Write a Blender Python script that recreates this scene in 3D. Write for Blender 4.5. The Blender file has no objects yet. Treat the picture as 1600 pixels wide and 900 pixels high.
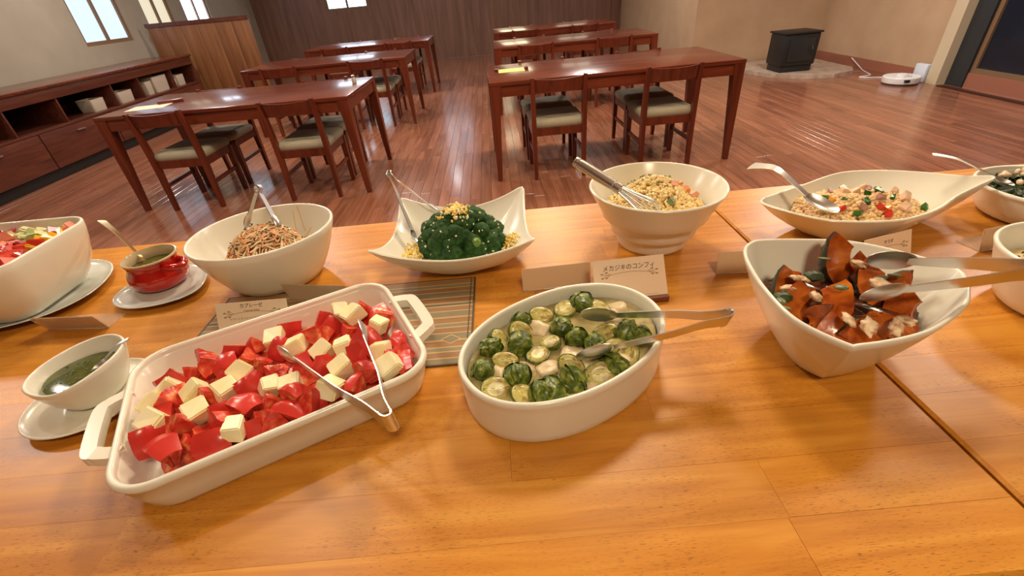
import bpy, bmesh, math, random
import numpy as np
from mathutils import Vector, Matrix, Euler, noise

PI = math.pi
sc = bpy.context.scene
COL = sc.collection
HB = 0.76                                   # height of the buffet tops

# ------------------------------------------------------------------ camera
cam_d = bpy.data.cameras.new('camera')
cam = bpy.data.objects.new('camera', cam_d); COL.objects.link(cam)
cam_d.sensor_fit = 'HORIZONTAL'; cam_d.sensor_width = 36.0
cam_d.lens = 36.0 * 703.78 / 1600
cam_d.clip_start = 0.02; cam_d.clip_end = 60
pit, rol = 0.587, -0.092
fw = Vector((0, math.cos(pit), -math.sin(pit)))
rt = Vector((1, 0, 0)); up = rt.cross(fw)
r2 = math.cos(rol) * rt + math.sin(rol) * up
u2 = -math.sin(rol) * rt + math.cos(rol) * up
cam.matrix_world = Matrix(((r2.x, u2.x, -fw.x, 0), (r2.y, u2.y, -fw.y, 0), (r2.z, u2.z, -fw.z, 1.234), (0, 0, 0, 1)))
sc.camera = cam

# ------------------------------------------------------------------ light and exposure
sc.view_settings.view_transform = 'Standard'
sc.view_settings.look = 'None'
sc.view_settings.gamma = 1.0
sc.view_settings.use_curve_mapping = False
sc.view_settings.exposure = 0.5
world = bpy.data.worlds.new('world'); sc.world = world; world.use_nodes = True
world.node_tree.nodes['Background'].inputs[0].default_value = (0.62, 0.74, 1.0, 1)
world.node_tree.nodes['Background'].inputs[1].default_value = 0.6
WARM = (1.0, 0.83, 0.57)
NEUT = (1.0, 0.93, 0.84)
# the ceiling lamps, plus an added fill behind the camera: x, y, radius, watts, colour
LAMPS = [(-1.18, 1.42, 0.07, 5, NEUT), (0.55, 2.1, 0.22, 26, WARM), (2.1, 1.9, 0.22, 15, WARM), (-1.3, 2.3, 0.22, 20, WARM),
         (0.35, -0.9, 0.22, 20, WARM), (-2.2, 4.6, 0.16, 26, NEUT), (0.42, 4.43, 0.16, 34, WARM), (3.2, 4.6, 0.16, 44, NEUT),
         (-1.6, 7.4, 0.16, 36, NEUT), (-1.12, 11.1, 0.09, 5, (0.85, 0.92, 1.0)), (1.4, 7.4, 0.16, 34, NEUT), (-3.7, 6.0, 0.16, 30, NEUT), (3.6, 2.6, 0.16, 22, NEUT), (-3.4, 2.2, 0.16, 20, NEUT)]
CEIL = 2.7

# ------------------------------------------------------------------ node helpers
def mat(name, col=(0.8, 0.8, 0.8), rough=0.5, metal=0.0, **kw):
    m = bpy.data.materials.new(name); m.use_nodes = True
    b = m.node_tree.nodes['Principled BSDF']
    b.inputs['Base Color'].default_value = (*col, 1)
    b.inputs['Roughness'].default_value = rough
    b.inputs['Metallic'].default_value = metal
    for k, v in kw.items(): b.inputs[k].default_value = v
    return m
def srgb(r, g, b):
    f = lambda c: (c / 255 / 12.92) if c / 255 <= 0.04045 else ((c / 255 + 0.055) / 1.055) ** 2.4
    return (f(r), f(g), f(b))
class NT:
    def __init__(s, m):
        s.t = m.node_tree; s.b = s.t.nodes['Principled BSDF']
    def n(s, kind, **kw):
        nd = s.t.nodes.new(kind)
        for k, v in kw.items():
            if k in ('operation', 'blend_type', 'data_type', 'feature', 'noise_dimensions', 'distance'): setattr(nd, k, v)
            else: nd.inputs[k.replace('_', ' ')].default_value = v
        return nd
    def l(s, a, b): s.t.links.new(a, b)
    def coords(s, scale=(1, 1, 1), kind='Object'):
        tc = s.n('ShaderNodeTexCoord'); mp = s.n('ShaderNodeMapping'); mp.inputs['Scale'].default_value = scale
        s.l(tc.outputs[kind], mp.inputs['Vector']); return mp.outputs['Vector']
    def noise(s, vec, scale, detail=3, rough=0.5, dist=0.0):
        nd = s.n('ShaderNodeTexNoise', Scale=scale, Detail=detail, Roughness=rough, Distortion=dist); s.l(vec, nd.inputs['Vector']); return nd.outputs['Fac']
    def ramp(s, fac, stops):
        nd = s.n('ShaderNodeValToRGB'); e = nd.color_ramp.elements
        while len(e) < len(stops): e.new(0.5)
        for el, (p, c) in zip(e, stops): el.position = p; el.color = (*c, 1)
        s.l(fac, nd.inputs['Fac']); return nd.outputs['Color']
    def mix(s, fac, a, b, mode='MIX'):
        nd = s.n('ShaderNodeMix', data_type='RGBA', blend_type=mode)
        for sock, v in ((nd.inputs[0], fac), (nd.inputs[6], a), (nd.inputs[7], b)):
            if hasattr(v, 'links'): s.l(v, sock)
            elif isinstance(v, (int, float)): sock.default_value = v
            else: sock.default_value = (*v, 1)
        return nd.outputs[2]
    def math(s, op, a, b=0.0):
        nd = s.n('ShaderNodeMath', operation=op)
        for sock, v in ((nd.inputs[0], a), (nd.inputs[1], b)):
            if hasattr(v, 'links'): s.l(v, sock)
            else: sock.default_value = v
        return nd.outputs[0]
    def bump(s, h, strength=0.2, dist=0.01):
        nd = s.n('ShaderNodeBump', Strength=strength, Distance=dist); s.l(h, nd.inputs['Height']); s.l(nd.outputs[0], s.b.inputs['Normal'])
    def col(s, c): s.l(c, s.b.inputs['Base Color'])
    def rough(s, c): s.l(c, s.b.inputs['Roughness'])
    def objrand(s): return s.n('ShaderNodeObjectInfo').outputs['Random']
    def island(s): return s.n('ShaderNodeNewGeometry').outputs['Random Per Island']

def wood(name, dark, mid, light, axis=0, rough=0.3, rnd='obj', pores=0.0, fine=1.0, coat=0.0, spread=0.35):
    m = mat(name, mid, rough); t = NT(m)
    sc_ = [22 * fine] * 3; sc_[axis] = 1.6 * fine
    r = t.objrand() if rnd == 'obj' else t.island()
    vec = t.coords(tuple(sc_))
    off = t.n('ShaderNodeVectorMath', operation='ADD'); t.l(vec, off.inputs[0])
    cmb = t.n('ShaderNodeCombineXYZ'); k = t.math('MULTIPLY', r, 37.0)
    for i in range(3): t.l(k, cmb.inputs[i])
    t.l(cmb.outputs[0], off.inputs[1]); vec = off.outputs[0]
    g = t.noise(vec, 1.0, 4, 0.6, 0.6)
    c = t.ramp(g, [(0.28, dark), (0.5, mid), (0.74, light)])
    tone = t.ramp(r, [(0.0, (1 - spread,) * 3), (1.0, (1 + spread * 0.25,) * 3)])
    c = t.mix(1.0, c, tone, 'MULTIPLY')
    if pores:
        sp = [950] * 3; sp[axis] = 120
        p = t.noise(t.coords(tuple(sp)), 1.0, 1, 0.5)
        pm = t.ramp(p, [(0.60, (0, 0, 0)), (0.68, (1, 1, 1))])
        big = t.ramp(t.noise(t.coords((5, 9, 5)), 1.0, 2), [(0.40, (0, 0, 0)), (0.58, (1, 1, 1))])
        f = t.math('MULTIPLY', t.math('MULTIPLY', pm, big), pores)
        c = t.mix(f, c, tuple(x * 0.35 for x in dark))
    t.col(c)
    t.rough(t.math('ADD', t.math('MULTIPLY', g, 0.10), rough - 0.05))
    t.bump(g, 0.05, 0.002)
    if coat: t.b.inputs['Coat Weight'].default_value = coat; t.b.inputs['Coat Roughness'].default_value = 0.12
    return m
def mottled(name, stops, scale=60, rough=0.4, bump=0.0, detail=3, **kw):
    m = mat(name, stops[0][1], rough, **kw); t = NT(m)
    r = t.objrand(); vec = t.coords((1, 1, 1))
    nz = t.n('ShaderNodeTexNoise', noise_dimensions='4D', Scale=scale, Detail=detail); t.l(vec, nz.inputs['Vector']); t.l(t.math('MULTIPLY', r, 50), nz.inputs['W'])
    t.col(t.ramp(nz.outputs['Fac'], stops))
    if bump: t.bump(nz.outputs['Fac'], bump, 0.003)
    return m
def island_mat(name, cols, rough=0.5, **kw):
    m = mat(name, cols[0], rough, **kw); t = NT(m)
    nd = t.n('ShaderNodeValToRGB'); nd.color_ramp.interpolation = 'CONSTANT'; e = nd.color_ramp.elements
    while len(e) < len(cols): e.new(0.5)
    for i, (el, c) in enumerate(zip(e, cols)): el.position = i / len(cols); el.color = (*c, 1)
    t.l(t.island(), nd.inputs['Fac']); t.col(nd.outputs['Color']); return m

# ------------------------------------------------------------------ materials
CERAMIC = mat('white_ceramic', (0.83, 0.80, 0.69), 0.22, **{'Specular IOR Level': 0.55})
PLATE = mat('glazed_plate', (0.66, 0.68, 0.64), 0.15)
STEEL = mat('steel', (0.72, 0.72, 0.71), 0.34, 1.0)
STEELB = mat('brushed_steel', (0.55, 0.52, 0.48), 0.33, 1.0)
OAK = wood('buffet_wood', srgb(182, 112, 30), srgb(203, 133, 42), srgb(220, 156, 60), 0, 0.36, 'obj', 0.7, 1.9, 0.0, 0.10)
OAKLEG = wood('buffet_leg_wood', srgb(150, 86, 30), srgb(176, 104, 40), srgb(190, 120, 50), 2, 0.4)
FLOORW = wood('floor_wood', srgb(122, 72, 52), srgb(144, 91, 68), srgb(158, 106, 82), 1, 0.24, 'obj', 0, 1.0, 0.30, 0.24)
FLOORW2 = wood('far_floor_wood', srgb(122, 72, 52), srgb(144, 91, 68), srgb(158, 106, 82), 1, 0.24, 'island', 0, 1.0, 0.30, 0.24)
CHERRY = wood('chair_wood', srgb(74, 26, 14), srgb(98, 38, 20), srgb(116, 50, 28), 2, 0.33, 'obj', 0, 1.0, 0.2, 0.12)
CHERRYX = wood('table_wood', srgb(76, 30, 18), srgb(100, 42, 24), srgb(118, 54, 32), 0, 0.25, 'obj', 0, 1.0, 0.35, 0.1)
DARKW = wood('sideboard_wood', srgb(66, 30, 20), srgb(88, 42, 28), srgb(104, 54, 36), 1, 0.4, 'obj', 0, 1.0, 0.1, 0.1)
TANW = wood('partition_wood', srgb(104, 62, 34), srgb(126, 80, 46), srgb(142, 94, 58), 2, 0.45, 'obj', 0, 0.6, 0.0, 0.1)
BLACK = mat('black', (0.012, 0.011, 0.011), 0.5)
CUSH = mottled('seat_fabric', [(0.3, srgb(150, 141, 120)), (0.7, srgb(168, 158, 136))], 260, 0.85, 0.15)
PAPER = mat('card_paper', srgb(236, 212, 184), 0.7)
INK = mat('ink', srgb(52, 34, 26), 0.7)
INKL = mat('light_ink', srgb(150, 122, 96), 0.7)
ACRYL = mat('acrylic', (0.95, 0.93, 0.88), 0.06, 0.0, **{'Transmission Weight': 0.85, 'IOR': 1.2, 'Alpha': 0.55})
KRAFT = mat('card_back', srgb(224, 192, 150), 0.6)
WALLM = mottled('wall_plaster', [(0.3, srgb(176, 146, 116)), (0.7, srgb(188, 158, 128))], 3, 0.8, 0.05)
GREYW = mottled('grey_plaster', [(0.3, srgb(150, 138, 122)), (0.7, srgb(160, 148, 132))], 3, 0.8, 0.05)
FARW = wood('far_wall_wood', srgb(98, 66, 52), srgb(122, 86, 70), srgb(138, 100, 82), 2, 0.5, 'obj', 0, 0.5, 0.0, 0.05)
CEILM = mat('ceiling_paint', srgb(226, 210, 186), 0.9)
STONE = mottled('hearth_stone', [(0.3, srgb(150, 128, 112)), (0.7, srgb(186, 166, 150))], 14, 0.5, 0.1)

# ------------------------------------------------------------------ mesh helpers
class MB:
    def __init__(s): s.v = []; s.f = []; s.m = []
    def add(s, vs, fs, mi=0):
        o = len(s.v); s.v += [tuple(p) for p in vs]; s.f += [tuple(i + o for i in f) for f in fs]; s.m += [mi] * len(fs)
    def box(s, c, d, rz=0.0, mi=0, bev=0.0, mtx=None):
        x, y, z = (k / 2 for k in d)
        if bev <= 0:
            vs = [Vector((sx * x, sy * y, sz * z)) for sz in (-1, 1) for sy in (-1, 1) for sx in (-1, 1)]
            fs = [(0, 2, 3, 1), (4, 5, 7, 6), (0, 1, 5, 4), (2, 6, 7, 3), (0, 4, 6, 2), (1, 3, 7, 5)]
        else:
            b = min(bev, x * .9, y * .9, z * .9)
            bm = bmesh.new(); bmesh.ops.create_cube(bm, size=1)
            for v in bm.verts: v.co = Vector((v.co.x * 2 * x, v.co.y * 2 * y, v.co.z * 2 * z))
            bmesh.ops.bevel(bm, geom=bm.edges[:], offset=b, segments=2, profile=0.6, affect='EDGES')
            bm.verts.index_update(); vs = [v.co.copy() for v in bm.verts]; fs = [tuple(v.index for v in f.verts) for f in bm.faces]; bm.free()
        M = mtx if mtx is not None else Matrix.Translation(c) @ Matrix.Rotation(rz, 4, 'Z')
        s.add([M @ v for v in vs], fs, mi)
    def loft(s, rings, cap0=True, cap1=True, mi=0):
        n = len(rings[0]); vs = [p for r in rings for p in r]; fs = []
        for k in range(len(rings) - 1):
            for i in range(n):
                j = (i + 1) % n; fs.append((k * n + i, k * n + j, (k + 1) * n + j, (k + 1) * n + i))
        for cap, r, rev in ((cap0, 0, True), (cap1, len(rings) - 1, False)):
            if cap:
                c = sum((Vector(p) for p in rings[r]), Vector()) / n; vs.append(c); ci = len(vs) - 1
                for i in range(n):
                    j = (i + 1) % n; fs.append((r * n + j, r * n + i, ci) if rev else (r * n + i, r * n + j, ci))
        s.add(vs, fs, mi)
    def tube(s, pts, rad, n=8, mi=0, flat=1.0):
        pts = [Vector(p) for p in pts]; R = rad if isinstance(rad, (list, tuple)) else [rad] * len(pts); rings = []
        ref = None
        for k, p in enumerate(pts):
            t = (pts[min(k + 1, len(pts) - 1)] - pts[max(k - 1, 0)]).normalized()
            if ref is None: ref = Vector((0, 0, 1)) if abs(t.z) < 0.9 else Vector((1, 0, 0))
            a = t.cross(ref).normalized(); b = a.cross(t).normalized(); ref = b
            rings.append([p + (a * math.cos(q) + b * math.sin(q) * flat) * R[k] for q in [2 * PI * i / n for i in range(n)]])
        s.loft(rings, mi=mi)
    def ribbon(s, pts, wdirs, widths, th, mi=0):
        """a strip of rectangular section along pts; wdirs gives the width direction"""
        pts = [Vector(p) for p in pts]; rings = []
        for k, p in enumerate(pts):
            t = (pts[min(k + 1, len(pts) - 1)] - pts[max(k - 1, 0)]).normalized(); w = Vector(wdirs[k]); w = (w - t * w.dot(t)).normalized()
            nn = t.cross(w); a = w * widths[k] / 2; b = nn * th / 2
            rings.append([p + a + b, p + a - b, p - a - b, p - a + b])
        s.loft(rings, mi=mi)
    def sphere(s, c, r, nu=12, nv=8, sc=(1, 1, 1), mi=0, fn=None, mtx=None):
        rings = []
        for j in range(1, nv):
            ph = PI * j / nv; ring = []
            for i in range(nu):
                th = 2 * PI * i / nu; d = Vector((math.sin(ph) * math.cos(th), math.sin(ph) * math.sin(th), -math.cos(ph)))
                k = fn(d) if fn else 1.0; p = Vector((d.x * sc[0], d.y * sc[1], d.z * sc[2])) * r * k
                ring.append((mtx @ p if mtx is not None else p) + Vector(c))
            rings.append(ring)
        s.loft(rings, mi=mi)
    def mesh(s, name, mats, smooth=True, angle=None):
        me = bpy.data.meshes.new(name); me.from_pydata(s.v, [], s.f)
        ms = mats if isinstance(mats, (list, tuple)) else [mats]
        for m in ms: me.materials.append(m)
        if len(ms) > 1: me.polygons.foreach_set('material_index', s.m)
        bm = bmesh.new(); bm.from_mesh(me); bmesh.ops.recalc_face_normals(bm, faces=bm.faces); bm.to_mesh(me); bm.free()
        if smooth:
            me.polygons.foreach_set('use_smooth', [True] * len(me.polygons))
            if angle is not None: me.set_sharp_from_angle(angle=math.radians(angle))
        me.update(); return me
    def build(s, name, mats, parent=None, smooth=True, angle=40, loc=(0, 0, 0), rz=0.0):
        o = bpy.data.objects.new(name, s.mesh(name, mats, smooth, angle)); COL.objects.link(o)
        o.location = loc; o.rotation_euler = (0, 0, rz)
        if parent: o.parent = parent
        return o
def ob(name, me, parent=None, loc=(0, 0, 0), rot=(0, 0, 0), s=1.0):
    o = bpy.data.objects.new(name, me); COL.objects.link(o); o.location = loc; o.rotation_euler = rot
    o.scale = (s, s, s) if isinstance(s, (int, float)) else s
    if parent: o.parent = parent
    return o
def tag(o, label, cat, group=None, kind=None):
    o['label'] = label; o['category'] = cat
    if group: o['group'] = group
    if kind: o['kind'] = kind
    return o
def thing(name, label, cat, loc=(0, 0, 0), rz=0.0, group=None):
    o = bpy.data.objects.new(name, None); COL.objects.link(o); o.location = loc; o.rotation_euler = (0, 0, rz); o.empty_display_size = 0.05
    return tag(o, label, cat, group)
def struct(o): o['kind'] = 'structure'; return o
def dup(root, loc, rz, label, group=None):
    r = root.copy(); COL.objects.link(r); r.location = loc; r.rotation_euler = (0, 0, rz); r['label'] = label
    if group: r['group'] = group
    for ch in list(root.children):
        c = ch.copy(); COL.objects.link(c); c.parent = r
        for g in list(ch.children):
            d = g.copy(); COL.objects.link(d); d.parent = c
    return r
rnd = random.Random(7)
def catmull(pts, per=8, closed=True):
    P = [Vector(p) for p in pts]; n = len(P); out = []
    for i in range(n if closed else n - 1):
        if closed: a, b, c, d = P[i - 1], P[i], P[(i + 1) % n], P[(i + 2) % n]
        else: a, b, c, d = P[max(i - 1, 0)], P[i], P[i + 1], P[min(i + 2, n - 1)]
        for k in range(per):
            t = k / per
            out.append(0.5 * ((2 * b) + (c - a) * t + (2 * a - 5 * b + 4 * c - d) * t * t + (3 * b - a - 3 * c + d) * t ** 3))
    if not closed: out.append(P[-1])
    return out
def ellipse(a, b, n=96, e=2.0, rz=0.0):
    o = []
    for i in range(n):
        t = 2 * PI * i / n; c, s = math.cos(t), math.sin(t)
        x = a * math.copysign(abs(c) ** (2 / e), c); y = b * math.copysign(abs(s) ** (2 / e), s)
        o.append((x * math.cos(rz) - y * math.sin(rz), x * math.sin(rz) + y * math.cos(rz)))
    return o
def roundrect(a, b, r, per=12):
    o = []
    for cx, cy, a0 in ((a - r, b - r, 0), (-a + r, b - r, PI / 2), (-a + r, -b + r, PI), (a - r, -b + r, 1.5 * PI)):
        for k in range(per + 1): q = a0 + PI / 2 * k / per; o.append((cx + r * math.cos(q), cy + r * math.sin(q)))
    # straight runs get extra points so that the loft stays even
    out = []
    for i, p in enumerate(o):
        q = o[(i + 1) % len(o)]; out.append(p); d = math.dist(p, q); m = int(d / 0.02)
        for k in range(1, m): out.append((p[0] + (q[0] - p[0]) * k / m, p[1] + (q[1] - p[1]) * k / m))
    return out
def vessel(rim, base, prof, t=0.006, floor=None, lip=1.0):
    """rim: (x, y, z) points; base: (x, y) points; prof: (f, g) pairs from the foot (0,0) to the rim (1,1)"""
    n = len(rim); mb = MB(); floor = floor or t * 1.3
    def ring(f, g, z0=0.0):
        return [Vector((base[i][0] * (1 - f) + rim[i][0] * f, base[i][1] * (1 - f) + rim[i][1] * f, z0 + (rim[i][2] - z0) * g)) for i in range(n)]
    def inset(r, d):
        o = []
        for i in range(n):
            tg = r[(i + 1) % n] - r[i - 1]; nn = Vector((-tg.y, tg.x, 0)).normalized()   # points run counter-clockwise: inward
            o.append(r[i] + nn * d)
        return o
    rings = [[Vector((p[0] * 0.9 + 0, p[1] * 0.9, p[2] + 0.0015)) if k == 0 else p for p in ring(0, 0)] for k in (0, 1)]
    cx = sum(b[0] for b in base) / n; cy = sum(b[1] for b in base) / n
    rings[0] = [Vector((cx + (p.x / .9 - cx) * .9, cy + (p.y / .9 - cy) * .9, p.z)) for p in rings[0]]
    for f, g in prof: rings.append(ring(f, g))
    top = ring(1, 1); dz = Vector((0, 0, t * 0.35 * lip))
    rings.append([p + dz for p in inset(top, t * 0.22)]); rings.append([p + dz * 1.25 for p in inset(top, t * 0.5)]); rings.append([p + dz for p in inset(top, t * 0.78)])
    rings.append(inset(top, t))
    for f, g in reversed(prof[:-1]): rings.append(inset(ring(f, g, floor), t))
    rings.append(inset(ring(-0.02, 0.0, floor), t * 1.2))
    last = rings[-1]; c = sum(last, Vector()) / n
    rings.append([c + (p - c) * 0.5 for p in last])
    mb.loft(rings); return mb
def rot_list(pts, a): return [(p[0] * math.cos(a) - p[1] * math.sin(a), p[0] * math.sin(a) + p[1] * math.cos(a)) for p in pts]

# ------------------------------------------------------------------ food shapes (each made once, copied many times)
def icos(sub, fn, sc_=(1, 1, 1)):
    bm = bmesh.new(); bmesh.ops.create_icosphere(bm, subdivisions=sub, radius=1)
    for v in bm.verts: d = v.co.normalized(); k = fn(d); v.co = Vector((d.x * sc_[0] * k, d.y * sc_[1] * k, d.z * sc_[2] * k))
    bm.verts.index_update(); vs = [v.co.copy() for v in bm.verts]; fs = [tuple(v.index for v in f.verts) for f in bm.faces]; bm.free(); return vs, fs
def wedge_mesh(name, R, th, ph, rin, mats, seed, jit=0.06, n=7, thick=None):
    """a wedge cut from a round fruit: outer skin patch (slot 0) and cut flesh (slot 1)"""
    q = random.Random(seed); o3 = Vector((q.random() * 9, q.random() * 9, q.random() * 9))
    def pt(r, i, j):
        a = (-1 + 2 * i / n) * th; b = (-1 + 2 * j / n) * ph
        d = Vector((math.cos(a) * math.cos(b), math.sin(b) * math.cos(a), math.sin(a)))
        k = 1 + jit * noise.noise(d * 2.2 + o3); return d * r * k
    out = [[pt(R, i, j) for j in range(n + 1)] for i in range(n + 1)]
    inn = [[pt(rin, i, j) for j in range(n + 1)] for i in range(n + 1)]
    c = Vector((R * 0.62, 0, 0)); mb = MB(); N = n + 1
    vs = [p - c for r in out for p in r]; fs = [(i * N + j, i * N + j + 1, (i + 1) * N + j + 1, (i + 1) * N + j) for i in range(n) for j in range(n)]
    mb.add(vs, fs, 0)
    vs2 = [p - c for r in inn for p in r]; fs2 = [(i * N + j, (i + 1) * N + j, (i + 1) * N + j + 1, i * N + j + 1) for i in range(n) for j in range(n)]
    mb.add(vs2, fs2, 1)
    border = [(0, j) for j in range(n)] + [(i, n) for i in range(n)] + [(n, j) for j in range(n, 0, -1)] + [(i, 0) for i in range(n, 0, -1)]
    mid = [((out[i][j] + inn[i][j]) / 2 - c) + Vector((q.uniform(-1, 1), q.uniform(-1, 1), q.uniform(-1, 1))) * R * 0.035 for i, j in border]
    L = len(border); vv = [out[i][j] - c for i, j in border] + mid + [inn[i][j] - c for i, j in border]
    ff = []
    for k in range(L):
        l = (k + 1) % L
        ff += [(k, l, L + l, L + k), (L + k, L + l, 2 * L + l, 2 * L + k)]
    mb.add(vv, ff, 1)
    return mb.mesh(name, mats, True, 28)
TOMSKIN = mat('tomato_skin', srgb(206, 58, 50), 0.25, **{'Subsurface Weight': 0.12, 'Subsurface Radius': (0.01, 0.003, 0.002)})
TOMFLESH = mottled('tomato_flesh', [(0.30, srgb(184, 42, 32)), (0.46, srgb(212, 66, 50)), (0.58, srgb(224, 100, 66)), (0.70, srgb(234, 156, 100))], 95, 0.2, 0.4)
CHEESE = mottled('cheese', [(0.35, srgb(248, 234, 176)), (0.62, srgb(252, 244, 206))], 40, 0.38, 0.06)
TOM = [wedge_mesh('tomato_chunk', 0.036 * k, a, b, 0.009, (TOMSKIN, TOMFLESH), 40 + i, 0.14) for i, (k, a, b) in enumerate(
    [(1, .62, .5), (.9, .7, .42), (1.08, .5, .52), (.95, .8, .36), (1, .55, .62), (.86, .62, .62), (1.02, .45, .45)])]
def cube_mesh(name, d, seed, m, jit=0.1):
    q = random.Random(seed); bm = bmesh.new(); bmesh.ops.create_cube(bm, size=1)
    for v in bm.verts: v.co = Vector((v.co.x * d[0], v.co.y * d[1], v.co.z * d[2])) + Vector((q.uniform(-1, 1), q.uniform(-1, 1), q.uniform(-1, 1))) * jit * d[0] * .5
    bmesh.ops.bevel(bm, geom=bm.edges[:], offset=d[0] * 0.07, segments=2, affect='EDGES')
    me = bpy.data.meshes.new(name); bm.to_mesh(me); bm.free(); me.materials.append(m)
    me.polygons.foreach_set('use_smooth', [True] * len(me.polygons)); me.set_sharp_from_angle(angle=math.radians(50)); return me
CHE = [cube_mesh('cheese_cube', d, i, CHEESE, 0.2) for i, d in enumerate([(.028, .026, .024), (.029, .025, .022), (.026, .027, .026), (.032, .026, .022), (.027, .022, .025)])]

# ================================================================== STRUCTURE
def slab(name, lo, hi, m, parent=None):
    mb = MB(); c = [(a + b) / 2 for a, b in zip(lo, hi)]; mb.box(c, [b - a for a, b in zip(lo, hi)]); o = mb.build(name, m, parent, False); 
    if not parent: struct(o)
    return o
XL, XR, YF, YB = -4.95, 4.9, 11.5, -3.0
floor = slab('floor', (XL, YB, -0.06), (XR, YF, -0.012), BLACK)
# boards run away from the camera, 7.6 cm wide, joints staggered
boards = []
bw = 0.076; x = XL; q = random.Random(3)
while x < XR - 0.001:
    x1 = min(x + bw, XR); y = YB + q.random() * 0.9
    ys = [YB, y]
    while ys[-1] < YF: ys.append(min(ys[-1] + q.choice((0.75, 0.9, 0.9, 1.05)), YF))
    for a, b in zip(ys[:-1], ys[1:]):
        if b - a > 0.03: boards.append((x, x1, a, b))
    x = x1
# the boards seen largest: beyond the buffet, inside the view
def seen(bd):
    cx, cy = (bd[0] + bd[1]) / 2, (bd[2] + bd[3]) / 2
    return cy > 2.15 and abs(cx - 0.0) < 1.12 * (cy * 0.82 + 0.75)
vis = sorted([b for b in boards if seen(b)], key=lambda b: (b[2] + b[3]) / 2 * 1.0 + 0.25 * abs(b[0]))
near_b = set(vis[:300])
cache = {}
for b in boards:
    if b not in near_b: continue
    key = (round(b[1] - b[0], 4), round(b[3] - b[2], 3))
    if key not in cache:
        mb = MB(); hx, hy = (b[1] - b[0]) / 2 - 0.0006, (b[3] - b[2]) / 2 - 0.0006; e = 0.0012
        vs = [(sx * hx, sy * hy, -0.012) for sx, sy in ((-1, -1), (1, -1), (1, 1), (-1, 1))] + [(sx * hx, sy * hy, -e) for sx, sy in ((-1, -1), (1, -1), (1, 1), (-1, 1))] + [(sx * (hx - e), sy * (hy - e), 0) for sx, sy in ((-1, -1), (1, -1), (1, 1), (-1, 1))]
        fs = [(8, 9, 10, 11)] + [(k * 4 + i, k * 4 + (i + 1) % 4, (k + 1) * 4 + (i + 1) % 4, (k + 1) * 4 + i) for k in range(2) for i in range(4)]
        mb.add(vs, fs); cache[key] = mb.mesh('floor_board', FLOORW, False)
    ob('floor_board', cache[key], floor, ((b[0] + b[1]) / 2, (b[2] + b[3]) / 2, 0))
mb = MB()
for b in boards:
    if b in near_b: continue
    g = 0.0012
    mb.add([(b[0] + g, b[2] + g, 0), (b[1] - g, b[2] + g, 0), (b[1] - g, b[3] - g, 0), (b[0] + g, b[3] - g, 0), (b[0], b[2], -.012), (b[1], b[2], -.012), (b[1], b[3], -.012), (b[0], b[3], -.012)],
           [(0, 1, 2, 3), (4, 5, 1, 0), (5, 6, 2, 1), (6, 7, 3, 2), (7, 4, 0, 3)])
fb = mb.build('floor_boards', FLOORW2, floor, False); fb['kind'] = 'stuff'
slab('ceiling', (XL - .1, YB, CEIL), (XR + .1, YF, CEIL + 0.08), CEILM)
slab('wall_back', (XL, YB - 0.1, 0), (XR, YB, CEIL), WALLM)
GLOW_B = mat('window_daylight', (0, 0, 0), 0.2, **{'Emission Color': (0.66, 0.82, 1.0, 1), 'Emission Strength': 0.9})
GLOW_D = mat('window_sky', (0, 0, 0), 0.2, **{'Emission Color': (0.74, 0.86, 1.0, 1), 'Emission Strength': 3.5})
GLOW_E = mat('window_lit_blind', (0, 0, 0), 0.4, **{'Emission Color': (1.0, 0.84, 0.55, 1), 'Emission Strength': 2.6})
GLOW_C = mat('window_blind', (0, 0, 0), 0.4, **{'Emission Color': (1.0, 0.86, 0.6, 1), 'Emission Strength': 0.6})
DGLASS = mat('dark_glass', (0.012, 0.016, 0.026), 0.08)
FRAME = mat('window_frame', srgb(120, 92, 66), 0.5)
def wall_with_holes(name, axis, pos, th, span, holes, m):
    """axis 'x': a wall in the plane x = pos; holes are (a0, a1, z0, z1)"""
    mb = MB(); cuts = sorted(set([span[0], span[1]] + [h[0] for h in holes] + [h[1] for h in holes]))
    for a, b in zip(cuts[:-1], cuts[1:]):
        hh = [h for h in holes if h[0] <= a and b <= h[1]]
        zs = [(0, CEIL)] if not hh else [(0, hh[0][2]), (hh[0][3], CEIL)]
        for z0, z1 in zs:
            if z1 - z0 < 1e-4: continue
            if axis == 'x': mb.box((pos, (a + b) / 2, (z0 + z1) / 2), (th, b - a, z1 - z0))
            else: mb.box(((a + b) / 2, pos, (z0 + z1) / 2), (b - a, th, z1 - z0))
    return struct(mb.build(name, m, None, False))
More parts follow.
